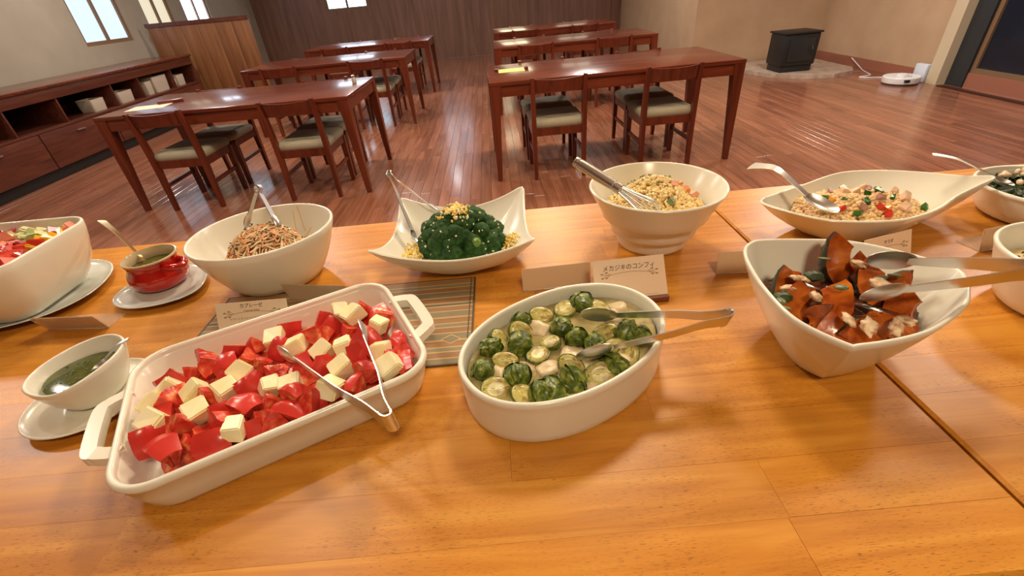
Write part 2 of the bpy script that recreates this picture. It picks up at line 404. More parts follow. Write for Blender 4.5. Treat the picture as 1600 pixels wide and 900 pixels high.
def window(name, axis, pos, a0, a1, z0, z1, pane, bars=1, depth=0.06):
    mb = MB(); f = 0.045
    def bx(a, b, c, d):
        ce = ((a + b) / 2, (c + d) / 2)
        if axis == 'x': mb.box((pos, ce[0], ce[1]), (depth, b - a, d - c))
        else: mb.box((ce[0], pos, ce[1]), (b - a, depth, d - c))
    bx(a0, a1, z0, z0 + f); bx(a0, a1, z1 - f, z1); bx(a0, a0 + f, z0 + f, z1 - f); bx(a1 - f, a1, z0 + f, z1 - f)
    for k in range(1, bars + 1):
        a = a0 + (a1 - a0) * k / (bars + 1); bx(a - f / 2, a + f / 2, z0 + f, z1 - f)
    w = struct(mb.build(name, FRAME, None, False))
    for k in range(bars + 1):
        p0 = a0 + (a1 - a0) * k / (bars + 1) + f * (1 if k == 0 else .5); p1 = a0 + (a1 - a0) * (k + 1) / (bars + 1) - f * (1 if k == bars else .5)
        pm = MB(); ce = ((p0 + p1) / 2, (z0 + z1) / 2)
        if axis == 'x': pm.box((pos, *ce), (0.012, p1 - p0, z1 - z0 - 2 * f))
        else: pm.box((ce[0], pos, ce[1]), (p1 - p0, 0.012, z1 - z0 - 2 * f))
        pm.build('pane', pane, w, False)
    return w
WL = [(6.55, 7.45, 1.02, 2.1), (7.9, 8.6, 1.02, 2.1), (8.95, 9.75, 0.98, 2.1)]
wall_with_holes('wall_left', 'x', XL - 0.05, 0.1, (YB, YF), WL, GREYW)
for i, (h, g) in enumerate(zip(WL, (GLOW_B, GLOW_C, GLOW_D))): window('window_%d' % (i + 1), 'x', XL - 0.05, *h, g)
WF = [(-3.4, -2.5, 1.1, 2.2), (-1.3, -0.55, 1.3, 2.3), (0.1, 0.8, 1.1, 2.2), (1.5, 2.3, 1.1, 2.2)]
wall_with_holes('wall_far', 'y', YF + 0.05, 0.1, (XL, XR), WF, FARW)
for i, (h, g) in enumerate(zip(WF, (GLOW_D, GLOW_B, GLOW_E, GLOW_C))): window('window_%d' % (i + 4), 'y', YF + 0.05, *h, g)
# right side: tan nook wall behind the stove, wall stub, then a dark glazed opening
slab('wall_nook', (2.95, 7.3, 0), (XR, 7.42, CEIL), WALLM)
slab('wall_return', (2.95, 7.42, 0), (3.07, YF, CEIL), WALLM)
slab('wall_right', (XR - 0.05, 5.2, 0), (XR + 0.05, 7.3, CEIL), WALLM)
BASEM = mat('baseboard_paint', srgb(150, 96, 76), 0.5)
slab('baseboard_right', (XR - 0.066, 5.25, 0.0), (XR - 0.05, 7.28, 0.11), BASEM)
slab('trim_1', (XR - 0.12, 5.06, 0.0), (XR + 0.05, 5.2, CEIL), mat('post_paint', srgb(196, 180, 152), 0.55))
slab('dark_gap_slab', (XR - 0.02, 4.86, 0.0), (XR + 0.3, 5.06, 2.2), mat('gap_shade', (.02, .022, .026), .5))  # dark slab fills the gap beside the post, standing in for its shade
slab('trim_2', (XR + 0.0, YB, 0.0), (XR + 0.08, 4.86, 0.14), BASEM)
slab('trim_3', (XR - 0.16, YB, 0.0), (XR - 0.10, 5.0, 0.012), mat('rail_wood', srgb(58, 26, 16), 0.5))
slab('wall_right_front', (XR, YB, 2.2), (XR + 0.1, 5.06, CEIL), WALLM)
slab('wall_right_side', (XR + 0.30, YB, 0.0), (XR + 0.36, 5.2, CEIL), BLACK)
window('window_8', 'x', XR + 0.04, 2.3, 4.86, 0.14, 2.2, DGLASS, 1)
window('window_9', 'x', XR + 0.04, YB, 2.3, 0.14, 2.2, DGLASS, 2)

# ceiling lamps and the added fill: recessed fittings
LG = MB(); LG.loft([[(math.cos(2 * PI * i / 32) * r, math.sin(2 * PI * i / 32) * r, z) for i in range(32)] for r, z in ((1.18, 0), (1.18, -0.012), (1.05, -0.014), (1.0, -0.004))], False, False)
lampring = LG.mesh('lamp_ring', mat('lamp_ring_paint', (0.75, 0.72, 0.68), 0.4))
LD = MB(); LD.loft([[(math.cos(2 * PI * i / 32) * 1.02, math.sin(2 * PI * i / 32) * 1.02, z) for i in range(32)] for z in (-0.001, -0.003)])
lens = LD.mesh('lamp_lens', mat('lamp_lens', (0.8, 0.8, 0.8), 0.4, **{'Emission Color': (1, 0.85, 0.65, 1), 'Emission Strength': 3.0}))
for i, (lx, ly, lr, w, lc) in enumerate(LAMPS):
    t = thing('ceiling_lamp', 'round recessed ceiling lamp above the dining hall', 'lamp', (lx, ly, CEIL), 0, 'recessed ceiling lamps')
    ob('lamp_ring', lampring, t, s=(lr, lr, 1)); ob('lamp_lens', lens, t, s=(lr, lr, 1))
    ld = bpy.data.lights.new('lamp_light', 'AREA'); ld.shape = 'DISK'; ld.size = lr * 2; ld.energy = w; ld.color = lc
    lo = bpy.data.objects.new('lamp_light', ld); COL.objects.link(lo); lo.parent = t; lo.location = (0, 0, -0.02)

# ================================================================== DINING FURNITURE
def make_table(name, label, loc, rz, W=1.79, D=0.84):
    t = thing(name, label, 'table', loc, rz, 'dining tables in the hall')       # origin: near left corner on the floor
    mb = MB(); mb.box((W / 2, D / 2, 0.6875), (W, D, 0.025), bev=0.004); mb.build('tabletop', CHERRYX, t)
    for nm, c, d in (('apron', (W / 2, 0.02, 0.638), (W - 0.12, 0.022, 0.073)), ('apron', (W / 2, D - 0.02, 0.638), (W - 0.12, 0.022, 0.073)),
                     ('apron', (0.02, D / 2, 0.638), (0.022, D - 0.12, 0.073)), ('apron', (W - 0.02, D / 2, 0.638), (0.022, D - 0.12, 0.073))):
        a = MB(); a.box(c, d); a.build(nm, CHERRYX, t, False)
    for sx in (0, 1):
        for sy in (0, 1):
            l = MB(); rings = []
            for z, w in ((0, 0.034), (0.56, 0.066), (0.675, 0.078)):
                x0 = 0.002 if sx == 0 else W - 0.002 - w; y0 = 0.002 if sy == 0 else D - 0.002 - w
                rings.append([(x0, y0, z), (x0 + w, y0, z), (x0 + w, y0 + w, z), (x0, y0 + w, z)])
            l.loft(rings); l.build('leg', CHERRY, t, False)
    return t
def make_chair():
    t = thing('dining_chair', 'x', 'chair')            # origin: floor under the middle of the rear posts; the seat runs to +y
    W, D = 0.40, 0.385
    mb = MB(); rings = []
    for z, k in ((0.372, 0.97), (0.386, 1.0), (0.408, 0.995), (0.420, 0.95), (0.424, 0.85)):
        rings.append([Vector((p[0] * k, p[1] * k + D / 2 + 0.012, z + (0.004 if k < .9 else 0))) for p in roundrect(0.198, 0.196, 0.035, 5)])
    mb.loft(rings); mb.build('seat', CUSH, t, True, 60)
    f = MB()
    for c, d in (((0, 0.012, 0.345), (W - 0.05, 0.024, 0.055)), ((0, D - 0.01, 0.345), (W - 0.06, 0.022, 0.055)),
                 ((-W / 2 + 0.018, D / 2, 0.345), (0.022, D - 0.03, 0.055)), ((W / 2 - 0.018, D / 2, 0.345), (0.022, D - 0.03, 0.055))): f.box(c, d)
    f.build('seat_frame', CHERRY, t, False)
    for s in (-1, 1):
        l = MB(); l.loft([[(s * (W / 2 - .019) + a * w, y + b * w * 1.2, z) for a, b in ((-1, -1), (1, -1), (1, 1), (-1, 1))] for z, y, w in
                          ((0, -0.012, .013), (0.30, 0.004, .017), (0.42, 0.002, .017), (0.60, -0.012, .015), (0.715, -0.032, .0125))])
        l.build('leg', CHERRY, t, True, 30)
        l = MB(); l.loft([[(s * (W / 2 - .022) + a * w, D - 0.02 + b * w, z) for a, b in ((-1, -1), (1, -1), (1, 1), (-1, 1))] for z, w in ((0, .015), (0.36, .021))])
        l.build('leg', CHERRY, t, False)
        st = MB(); st.box((s * (W / 2 - .020), D / 2 - .005, 0.19), (0.016, D - 0.04, 0.026)); st.build('stretcher', CHERRY, t, False)
    r = MB(); rings = []
    for k in range(13):
        u = -1 + 2 * k / 12; x = u * (W / 2 - 0.026); bow = -0.034 * (1 - u * u); dip = -0.008 * (1 - u * u)
        rings.append([(x, -0.012 + bow - 0.006, 0.622), (x, -0.012 + bow + 0.008, 0.622), (x, -0.026 + bow + 0.008, 0.706 + dip), (x, -0.026 + bow - 0.006, 0.706 + dip)])
    r.loft(rings); r.build('back_rail', CHERRY, t, True, 40)
    return t
chair0 = make_chair(); used = []
def chair(x, y, rz, label):
    if not used: chair0.location = (x, y, 0); chair0.rotation_euler = (0, 0, rz); chair0['label'] = label; chair0['group'] = 'cherry dining chairs'; used.append(1); return chair0
    return dup(chair0, (x, y, 0), rz, label, 'cherry dining chairs')
TAB = [('front left dining table', (-2.80, 3.405), -0.024, 'dark cherry dining table nearest on the left, with paper on its glossy top'),
       ('middle left dining table', (-2.71, 5.48), 0.0, 'dark cherry dining table second back in the left row'),
       ('rear left dining table', (-2.66, 7.38), 0.0, 'dark cherry dining table third back in the left row'),
       ('front right dining table', (-0.03, 3.341), 0.018, 'dark cherry dining table in the middle with a bright yellow paper on it'),
       ('middle right dining table', (0.045, 5.5), 0.0, 'dark cherry dining table behind the middle table, almost hidden by it'),
       ('rear right dining table', (0.08, 7.5), 0.0, 'dark cherry dining table third back in the middle row')]
NM = ['nearest left table', 'second left table', 'third left table', 'nearest middle table', 'second middle table', 'third middle table']
OFF = [((0.462, 1.38), (0.45, 1.36)), ((0.42, 1.36), (0.45, 1.36)), ((0.45, 1.36), (0.45, 1.36)), ((0.475, 1.27), (0.465, 1.29)), ((0.45, 1.30), (0.45, 1.3)), ((0.45, 1.32), (0.45, 1.32))]
for (nm, (tx, ty), rz, lab), n, (nearo, faro) in zip(TAB, NM, OFF):
    make_table('dining_table', lab, (tx, ty, 0), rz)
    M = Matrix.Translation((tx, ty, 0)) @ Matrix.Rotation(rz, 4, 'Z')
    for sd, o in zip(('left', 'right'), nearo):
        p = M @ Vector((o, -0.02, 0)); chair(p.x, p.y, rz, 'cherry chair with grey seat on the buffet side of the %s, %s one' % (n, sd))
    for sd, o in zip(('left', 'right'), faro):
        p = M @ Vector((o, 0.83, 0)); chair(p.x, p.y, rz + PI, 'cherry chair with grey seat on the far side of the %s, %s one' % (n, sd))
# on the tables
mb = MB(); mb.box((0, 0, 0.0006), (0.26, 0.18, 0.0012)); tag(mb.build('paper_sheet', PAPER, None, False, loc=(-2.56, 3.66, 0.70), rz=0.15), 'pale paper sheet on the left end of the nearest left table', 'paper')
mb = MB(); mb.box((0, 0, 0.011), (0.17, 0.05, 0.022), bev=0.006); tag(mb.build('wooden_tray', CHERRY, None, loc=(-2.47, 3.79, 0.7), rz=0.5), 'small dark brown tray beside the paper on the left table', 'tray')
t = thing('salt_shaker', 'small glass salt shaker near the right end of the nearest left table', 'shaker', (-1.09, 3.92, 0.70))
mb = MB(); mb.loft([[(r * math.cos(2 * PI * i / 14), r * math.sin(2 * PI * i / 14), z) for i in range(14)] for r, z in ((.016, 0), (.018, .004), (.017, .03), (.013, .042))]); mb.build('body', mat('shaker_glass', (.5, .45, .4), .1), t)
mb = MB(); mb.loft([[(r * math.cos(2 * PI * i / 14), r * math.sin(2 * PI * i / 14), z) for i in range(14)] for r, z in ((.014, .042), (.014, .054), (.008, .060))]); mb.build('lid', STEEL, t)
t = thing('menu_board', 'bright yellow paper mat between dark bars on the middle table', 'menu', (0.15, 3.83, 0.70))
mb = MB(); mb.box((0, 0, 0.001), (0.2, 0.16, 0.002)); mb.build('sheet', mat('yellow_paper', srgb(246, 222, 130), 0.5), t, False)
for s in (-1, 1): mb = MB(); mb.box((s * 0.115, 0.02, 0.008), (0.03, 0.06, 0.016)); mb.build('bar', CHERRY, t, False)

# ------------------------------------------------------------------ sideboard along the left wall
t = thing('sideboard', 'long dark wooden sideboard with open shelves along the left wall', 'sideboard', (-4.29, 2.6, 0))
SD, SL = 0.62, 4.83
def sb(nm, c, d, m=DARKW): b = MB(); b.box(c, d, bev=0.004); return b.build(nm, m, t)
sb('kick', (-SD / 2 - 0.02, SL / 2, 0.05), (SD - 0.06, SL - 0.02, 0.10), BLACK)
sb('top', (-SD / 2 + 0.01, SL / 2, 0.782), (SD + 0.02, SL + 0.02, 0.025), CHERRYX)
sb('shelf', (-SD / 2, SL / 2, 0.435), (SD, SL - 0.002, 0.022))
sb('fascia', (-0.012, SL / 2, 0.72), (0.022, SL, 0.098))
sb('back_panel', (-SD + 0.01, SL / 2, 0.43), (0.018, SL, 0.66))
for k in range(5):
    w = SL / 5
    d = sb('door', (-0.011, w * (k + .5), 0.262), (0.020, w - 0.012, 0.318))
    b = MB(); b.box((0.008, w * (k + .5), 0.36), (0.016, 0.10, 0.012), bev=0.003); b.build('handle', STEELB, d)
for yy in (0.011, .55, 1.15, 1.75, 2.35, 3.12, 3.60, 4.28, 4.818):
    sb('divider', (-SD / 2, yy, 0.555), (SD - 0.03, 0.02, 0.228))
sb('end_panel', (-SD / 2, SL - 0.009, 0.43), (SD, 0.018, 0.66))
BOXM = mat('white_box_paint', srgb(196, 182, 164), 0.5)
for i, (yy, w, h, lab) in enumerate([(2.90 + 2.6, .20, .12, 'white tub on the sideboard shelf, nearest of the row'), (5.955, .25, .12, 'wide white tub second along the sideboard shelf'),
                                     (6.42, .12, .15, 'narrow white tub left of the tallest tub on the sideboard shelf'), (6.67, .30, .18, 'tallest white tub on the sideboard shelf'), (6.96, .08, .10, 'small white tub in the far bay of the sideboard shelf'), (7.12, .17, .13, 'white tub furthest along the sideboard shelf')]):
    o = []; rr = roundrect(0.09, w / 2, 0.02, 4)
    v = vessel([(p[0], p[1], h) for p in rr], [(p[0] * .9, p[1] * .9) for p in rr], [(0, 0), (.1, .02), (.6, .5), (1, 1)], 0.005)
    tag(v.build('tub', BOXM, None, loc=(-4.44, yy, 0.4465)), lab, 'tub', 'white tubs on the sideboard shelf')
# partition beyond the sideboard
t = thing('partition', 'brown wooden partition standing past the end of the sideboard', 'partition', (-4.1, 7.62, 0))
for k in range(6):
    b = MB(); b.box((-0.72 + 0.24 * k + .12, 0, 0.60), (0.236, 0.03, 1.1), bev=0.004); b.build('panel', TANW, t)
b = MB(); b.box((0, 0, 0.025), (1.46, 0.05, 0.05)); b.box((0, 0, 1.17), (1.46, 0.05, 0.05)); b.build('rail', DARKW, t, False)

# ------------------------------------------------------------------ stove, hearth, robot vacuum
hp = [(3.47, 7.28), (3.47, 6.6), (3.60, 6.22), (3.85, 5.97), (4.2, 5.87), (4.5, 5.97), (4.64, 6.2), (4.66, 7.28)]
b = MB(); b.loft([[(x, y, z) for x, y in hp] for z in (0.0, 0.035, 0.045)]); tag(b.build('hearth', STONE, None, True, 30), 'low pale stone hearth slab under the black heater', 'hearth')
t = thing('heater', 'squat black box heater standing on the pale stone hearth', 'heater', (3.9, 6.38, 0.045))
b = MB(); b.box((0, 0, 0.255), (0.44, 0.36, 0.36), bev=0.02); b.build('body', BLACK, t)
b = MB(); b.box((0, 0, 0.04), (0.40, 0.32, 0.08), bev=0.01); b.build('base', BLACK, t)
b = MB(); b.box((0, -0.185, 0.255), (0.32, 0.02, 0.26), bev=0.008); d = b.build('door', mat('heater_iron', (.02, .02, .02), .35), t)
b = MB(); b.tube([(0.12, -0.21, 0.30), (0.12, -0.23, 0.26), (0.12, -0.21, 0.22)], 0.007); b.build('handle', BLACK, d)
b = MB(); b.box((0, 0, 0.445), (0.47, 0.39, 0.022), bev=0.008); b.build('top_plate', BLACK, t)
WHITEP = mat('white_plastic', (0.74, 0.73, 0.75), 0.3)
t = thing('robot_vacuum', 'round white robot vacuum parked by the right wall', 'robot vacuum', (4.56, 5.28, 0))
C = lambda r, z: [(r * math.cos(2 * PI * i / 40), r * math.sin(2 * PI * i / 40), z) for i in range(40)]
b = MB(); b.loft([C(.15, .012), C(.172, .018), C(.175, .03), C(.175, .072), C(.168, .080), C(.12, .082)]); b.build('body', WHITEP, t)
b = MB(); b.loft([C(.168, .004), C(.170, .016)]); b.build('bumper', mat('dark_plastic', (.05, .05, .05), .4), t)
b = MB(); b.loft([C(.055, .080), C(.055, .098), C(.048, .102)]); b.build('turret', WHITEP, t)
b = MB(); b.box((-0.06, -0.163, 0.052), (0.05, 0.03, 0.026), bev=.004); b.build('sensor', BLACK, t)
for k in range(3): b = MB(); b.loft([[(-.03 + .03 * k + .008 * math.cos(a), -.09 + .008 * math.sin(a), z) for a in [2 * PI * i / 10 for i in range(10)]] for z in (.081, .0845)]); b.build('button', BLACK, t)
t = thing('charging_dock', 'pale blue white charging dock behind the robot vacuum', 'dock', (4.80, 5.30, 0))
b = MB(); b.box((-0.01, 0, 0.09), (0.06, 0.16, 0.18), bev=.012); b.build('body', mat('dock_plastic', (.62, .66, .76), .3), t)
b = MB(); b.box((-0.043, 0, 0.05), (0.004, 0.05, 0.012)); b.build('contact', STEEL, t, False)
b = MB(); b.tube(catmull([(4.76, 5.40, .006), (4.62, 5.62, .006), (4.50, 5.68, .006), (4.44, 5.76, .006), (4.60, 5.80, .006), (4.66, 5.92, .006), (4.72, 6.10, .01), (4.80, 6.3, .03), (4.82, 6.5, .10)], 6, False), 0.006, 6)
tag(b.build('power_cord', WHITEP), 'white power cord trailing from the dock to the hearth', 'cord')

# ================================================================== BUFFET TABLES
def buffet(label, x0, x1, y0, y1, seed):
    t = thing('buffet_table', label, 'table', ((x0 + x1) / 2, (y0 + y1) / 2, 0)); W, D = x1 - x0, y1 - y0; q = random.Random(seed)
    rows = 13; rw = D / rows
    for r in range(rows):
        xs = [-W / 2]; xs.append(-W / 2 + q.uniform(.25, .75))
        while xs[-1] < W / 2: xs.append(min(W / 2, xs[-1] + q.uniform(.5, .85)))
        if xs[-1] - xs[-2] < .12: xs.pop(-2)
        for a, b in zip(xs[:-1], xs[1:]):
            mb = MB(); hx, hy, e = (b - a) / 2, rw / 2, 0.0002
            ends = [e if a > -W / 2 else 0.004, e if b < W / 2 else 0.004]
            ya = 0.004 if r == 0 else e; yb = 0.004 if r == rows - 1 else e
            lo = [(-hx, -hy), (hx, -hy), (hx, hy), (-hx, hy)]; li = [(-hx + ends[0], -hy + ya), (hx - ends[1], -hy + ya), (hx - ends[1], hy - yb), (-hx + ends[0], hy - yb)]
            dz = e * .4 if max(ends + [ya, yb]) <= e else .003
            mb.loft([[(p[0], p[1], HB - .034) for p in lo], [(p[0], p[1], HB - dz) for p in lo], [(p[0], p[1], HB) for p in li]])
            mb.build('plank', OAK, t, False, loc=((a + b) / 2, -D / 2 + rw * (r + .5), 0))
    for s in (-1, 1):
        mb = MB(); mb.box((0, s * (D / 2 - .05), HB - .034 - .045), (W - .16, .025, .09)); mb.build('apron', OAKLEG, t, False)
        mb = MB(); mb.box((s * (W / 2 - .05), 0, HB - .034 - .045), (.025, D - .16, .09)); mb.build('apron', OAKLEG, t, False)
        for s2 in (-1, 1):
            mb = MB(); mb.loft([[(s * (W / 2 - .065) + a * w, s2 * (D / 2 - .065) + b * w, z) for a, b in ((-1, -1), (1, -1), (1, 1), (-1, 1))] for z, w in ((0, .025), (HB - .034, .036))]); mb.build('leg', OAKLEG, t, False)
    return t
buffet('honey coloured wooden buffet table carrying most dishes, left of the seam', -1.62, 0.4955, 0.172, 1.07, 1)
buffet('honey coloured wooden buffet table right of the seam', 0.4995, 2.40, 0.172, 1.07, 2)

# ------------------------------------------------------------------ tongs, spoons, whisk
def bowl_end(mb, tip, along, wn, face, ln, wd, depth=.006, th=.0010, nu=16, nv=5):
    """an oval spoon bowl whose far end is at tip; along points from the neck to the tip; face is the side it opens to"""
    A = Vector(along).normalized(); W = Vector(wn); W = (W - A * W.dot(A)).normalized(); F = A.cross(W)
    if F.dot(Vector(face)) < 0: F = -F
    c = Vector(tip) - A * ln / 2
    def P(k, i, o): 
        a = 2 * PI * i / nu; rr = k / nv
        return c + A * math.cos(a) * rr * ln / 2 + W * math.sin(a) * rr * wd / 2 - F * (depth * (1 - rr * rr) + o)
    rings = [[P(k, i, 0) for i in range(nu)] for k in range(1, nv + 1)] + [[P(k, i, th) for i in range(nu)] for k in range(nv, 0, -1)]
    mb.loft(rings)
def tongs(label, H, T1, T2, N, wh=.016, wn=.007, bl=.05, bwid=.03, bow=.12, group=None):
    """sprung tongs: H the bend, T1 and T2 the tips, N the width direction of the strip"""
    H, T1, T2, N = Vector(H), Vector(T1), Vector(T2), Vector(N).normalized()
    t = thing('serving_tongs', label, 'tongs', H, 0, group)
    sd = (T1 - T2); sd = (sd - N * sd.dot(N)).normalized(); mid = ((T1 + T2) / 2 - H).normalized()
    for T, s in ((T1, 1), (T2, -1)):
        L = (T - H).length; d = (T - H).normalized(); S = sd * s
        e = T - d * bl * .8
        pts = [H - mid * .004 + S * .002, H + S * .006 + mid * .004, H.lerp(e, .2) + S * L * bow * .45 * .5, H.lerp(e, .45) + S * L * bow * .4, H.lerp(e, .75) + S * L * bow * .2, e]
        pts = [p - H for p in catmull(pts, 5, False)]
        n = len(pts); wid = [wh * (1 - k / (n - 1)) ** .7 + wn * (1 - (1 - k / (n - 1)) ** .7) for k in range(n)]
        mb = MB(); mb.ribbon(pts, [N] * n, wid, .0014); a = mb.build('arm', STEEL, t, True, 40)
        mb = MB(); bowl_end(mb, T - H, d, N, -S, bl, bwid); mb.build('spoon_end', STEEL, a)
    mb = MB(); pts = [H - H + mid * .006 + sd * .0065, sd * .006, sd * .003 - mid * .004, -sd * .003 - mid * .004, -sd * .006, mid * .006 - sd * .0065]
    mb.ribbon(catmull(pts, 3, False), [N] * 16, [wh * 1.02] * 16, .0016); mb.build('spring_bend', STEEL, t, True, 40)
    return t
def spoon(label, E, Tp, face, hw=.010, bl=.06, bwid=.036, bend=.012, name='serving_spoon', m=None):
    E, Tp = Vector(E), Vector(Tp); d = (Tp - E).normalized(); t = thing(name, label, 'spoon', Tp)
    W = d.cross(Vector(face)).normalized(); F = Vector(face); neck = Tp - d * bl * .92
    pts = [E, E.lerp(neck, .12) + F * bend * .4, E.lerp(neck, .4) + F * bend, E.lerp(neck, .75) + F * bend * .5, neck]
    pts = [p - Tp for p in catmull(pts, 5, False)]; n = len(pts)
    wid = [hw * (.55 if k == 0 else 1.35 - .9 * min(1, k / (n * .7))) for k in range(n)]
    mb = MB(); mb.ribbon(pts, [W] * n, [max(w, .0045) for w in wid], .0022); mb.build('handle', m or STEEL, t, True, 50)
    mb = MB(); bowl_end(mb, Vector(), d, W, face, bl, bwid, .009); mb.build('bowl', m or STEEL, t)
    return t

# ================================================================== DISHES
def region(v, w, h, words=('left', 'middle', 'right')):
    return ('back ' if v[1] > h else 'front ') + (words[0] if v[0] < -w else words[2] if v[0] > w else words[1])
PROF = [(0, 0), (.10, .02), (.22, .08), (.40, .25), (.60, .50), (.80, .75), (1, 1)]
def dish(name, label, cat, loc, rim, base, prof, t=.006, rz=0, m=CERAMIC, pn='body', **kw):
    d = thing(name, label, cat, loc, rz); vessel(rim, base, prof, t, **kw).build(pn, m, d, True, 60); return d
# --- rectangular baker
BK = (-0.341, 0.491, HB); BA = 0.465
rr = roundrect(0.190, 0.137, 0.052); rb = roundrect(0.172, 0.120, 0.046)
n = len(rr); 
rb = [(p[0] * 0.915, p[1] * 0.885) for p in rr]
baker = dish('baking_dish', 'white rectangular baking dish with two loop handles, full of tomato and cheese', 'dish', BK, [(p[0], p[1], .058) for p in rr], rb,
             [(0, 0), (.12, .03), (.30, .14), (.62, .50), (.90, .88), (.93, .89), (1.0, .93), (1, 1)], .009, BA)
for s in (-1, 1):
    mb = MB(); path = catmull([(s * .182, .058, .051), (s * .194, .053, .052), (s * .206, .046, .053), (s * .214, .034, .053), (s * .214, -.034, .053), (s * .206, -.046, .053), (s * .194, -.053, .052), (s * .182, -.058, .051)], 5, False)
    mb.ribbon(path, [Vector((0, 0, 1))] * len(path), [.013] * len(path), .017); hh = mb.build('handle', CERAMIC, baker, True, 60)
    md = hh.modifiers.new('round', 'BEVEL'); md.width = .004; md.segments = 2
Mb = Matrix.Translation(BK) @ Matrix.Rotation(BA, 4, 'Z')
mb = MB(); rings = []
for k in range(1, 10):
    f = k / 9; ring = []
    for p in roundrect(0.168 * f, 0.116 * f, 0.045 * f, 6)[:]: pass
    for i in range(40):
        a = 2 * PI * i / 40; e = ellipse(.166, .112, 40, 4)[i]
        z = .031 * (1 - f ** 6) + .008 + .005 * noise.noise(Vector((e[0] * f * 40, e[1] * f * 40, 0))); ring.append((e[0] * f, e[1] * f, z))
    rings.append(ring)
mb.loft(rings, True, True)
tag(mb.build('tomato_juice', TOMFLESH, None, loc=BK, rz=BA), 'wet red tomato pulp between the chunks in the baking dish', 'pulp', kind='stuff')
def relax(pts, dmin, it=40):
    P = [list(p) for p in pts]
    for _ in range(it):
        for i in range(len(P)):
            for j in range(i):
                d = [P[i][k] - P[j][k] for k in range(3)]; L = math.sqrt(sum(x * x for x in d)) or 1e-6; m = (dmin[i] + dmin[j])
                if L < m:
                    w = (m - L) / L * .25
                    for k in range(2): P[i][k] += d[k] * w; P[j][k] -= d[k] * w
                    P[i][2] += abs(d[2]) * w * (1 if d[2] > 0 else -1); P[j][2] -= abs(d[2]) * w * (1 if d[2] > 0 else -1)
    return P
CHEP = [(-0.278, 0.599), (-0.256, 0.587), (-0.208, 0.55), (-0.251, 0.513), (-0.281, 0.503), (-0.324, 0.521), (-0.367, 0.547), (-0.193, 0.492), (-0.171, 0.45), (-0.242, 0.464), (-0.247, 0.429), (-0.303, 0.441), (-0.332, 0.442), (-0.388, 0.442), (-0.431, 0.443), (-0.411, 0.407), (-0.47, 0.447), (-0.478, 0.425), (-0.459, 0.398), (-0.344, 0.367), (-0.385, 0.479)]
TOMP = [(-0.22, 0.595), (-0.179, 0.523), (-0.297, 0.572), (-0.327, 0.567), (-0.361, 0.575), (-0.259, 0.56), (-0.394, 0.538), (-0.426, 0.531), (-0.459, 0.518), (-0.417, 0.499), (-0.365, 0.489), (-0.367, 0.454), (-0.353, 0.527), (-0.337, 0.475), (-0.304, 0.487), (-0.272, 0.467), (-0.296, 0.54), (-0.229, 0.487), (-0.205, 0.46), (-0.222, 0.44), (-0.276, 0.424), (-0.289, 0.405), (-0.323, 0.416), (-0.352, 0.413), (-0.46, 0.48), (-0.458, 0.434), (-0.386, 0.408), (-0.412, 0.433), (-0.421, 0.387), (-0.394, 0.376), (-0.369, 0.362), (-0.421, 0.353), (-0.456, 0.378), (-0.475, 0.47), (-0.315, 0.383), (-0.331, 0.383), (-0.267, 0.405), (-0.223, 0.521), (-0.156, 0.475), (-0.179, 0.478), (-0.287, 0.456), (-0.293, 0.424), (-0.36, 0.388), (-0.401, 0.362), (-0.463, 0.413), (-.245, .605), (-.31, .595), (-.44, .50), (-.16, .50), (-.20, .58), (-.395, .515), (-.48, .445)]
q = random.Random(11)
pts = [(x, y, .060 + q.uniform(-.002, .003)) for x, y in CHEP] + [(x, y, .050 + q.uniform(-.006, .008)) for x, y in TOMP]
P = relax(pts, [.0118] * len(CHEP) + [.0105] * len(TOMP), 14)
def inbaker(p, zpad=0):
    v = Mb.inverted() @ Vector((p[0], p[1], HB)); v.x = max(-.155, min(.160, v.x)); v.y = max(-.104, min(.106, v.y)); w = Mb @ v; return (w.x, w.y, HB + p[2])
for i, p in enumerate(P):
    p = inbaker(p)
    if i < len(CHEP):
        o = ob('cheese_cube', CHE[i % 5], None, p, (q.uniform(-.5, .5), q.uniform(-.5, .5), q.uniform(0, 3)), q.uniform(.86, 1.0))
        tag(o, {0: 'white cheese cube furthest back in the baking dish, against its far wall', 19: 'white cheese cube nearest the front wall of the baking dish', 8: 'white cheese cube nearest the right end of the baking dish'}.get(i, 'pale cheese cube among tomato chunks, %s of the baking dish' % region(Mb.inverted() @ Vector(p), .055, 0)), 'cheese', None if i in (0, 19, 8) else 'cheese cubes in the baking dish')
    else:
        o = ob('tomato_chunk', TOM[i % 7], None, p, (q.uniform(0, 6.3), q.uniform(-1.2, .2), q.uniform(0, 6.3)), q.uniform(.92, 1.12))
        k = i - len(CHEP)
        if k == 31: o.rotation_euler = (.3, -1.2, 2.2); o.scale = (1.35,) * 3
        tag(o, {31: 'large red tomato wedge at the front left end of the baking dish', 0: 'red tomato wedge at the far right corner of the baking dish'}.get(k, 'red tomato chunk, %s of the baking dish' % region(Mb.inverted() @ Vector(p), .055, 0)), 'tomato', None if k in (0, 31) else 'tomato chunks in the baking dish')
tongs('steel tongs lying across the front rim of the tomato and cheese dish', (-0.150, 0.345, HB + .082), (-0.335, 0.497, HB + .079), (-0.227, 0.533, HB + .086), (-.05, -.1, 1), .030, .009, .05, .026, .05)

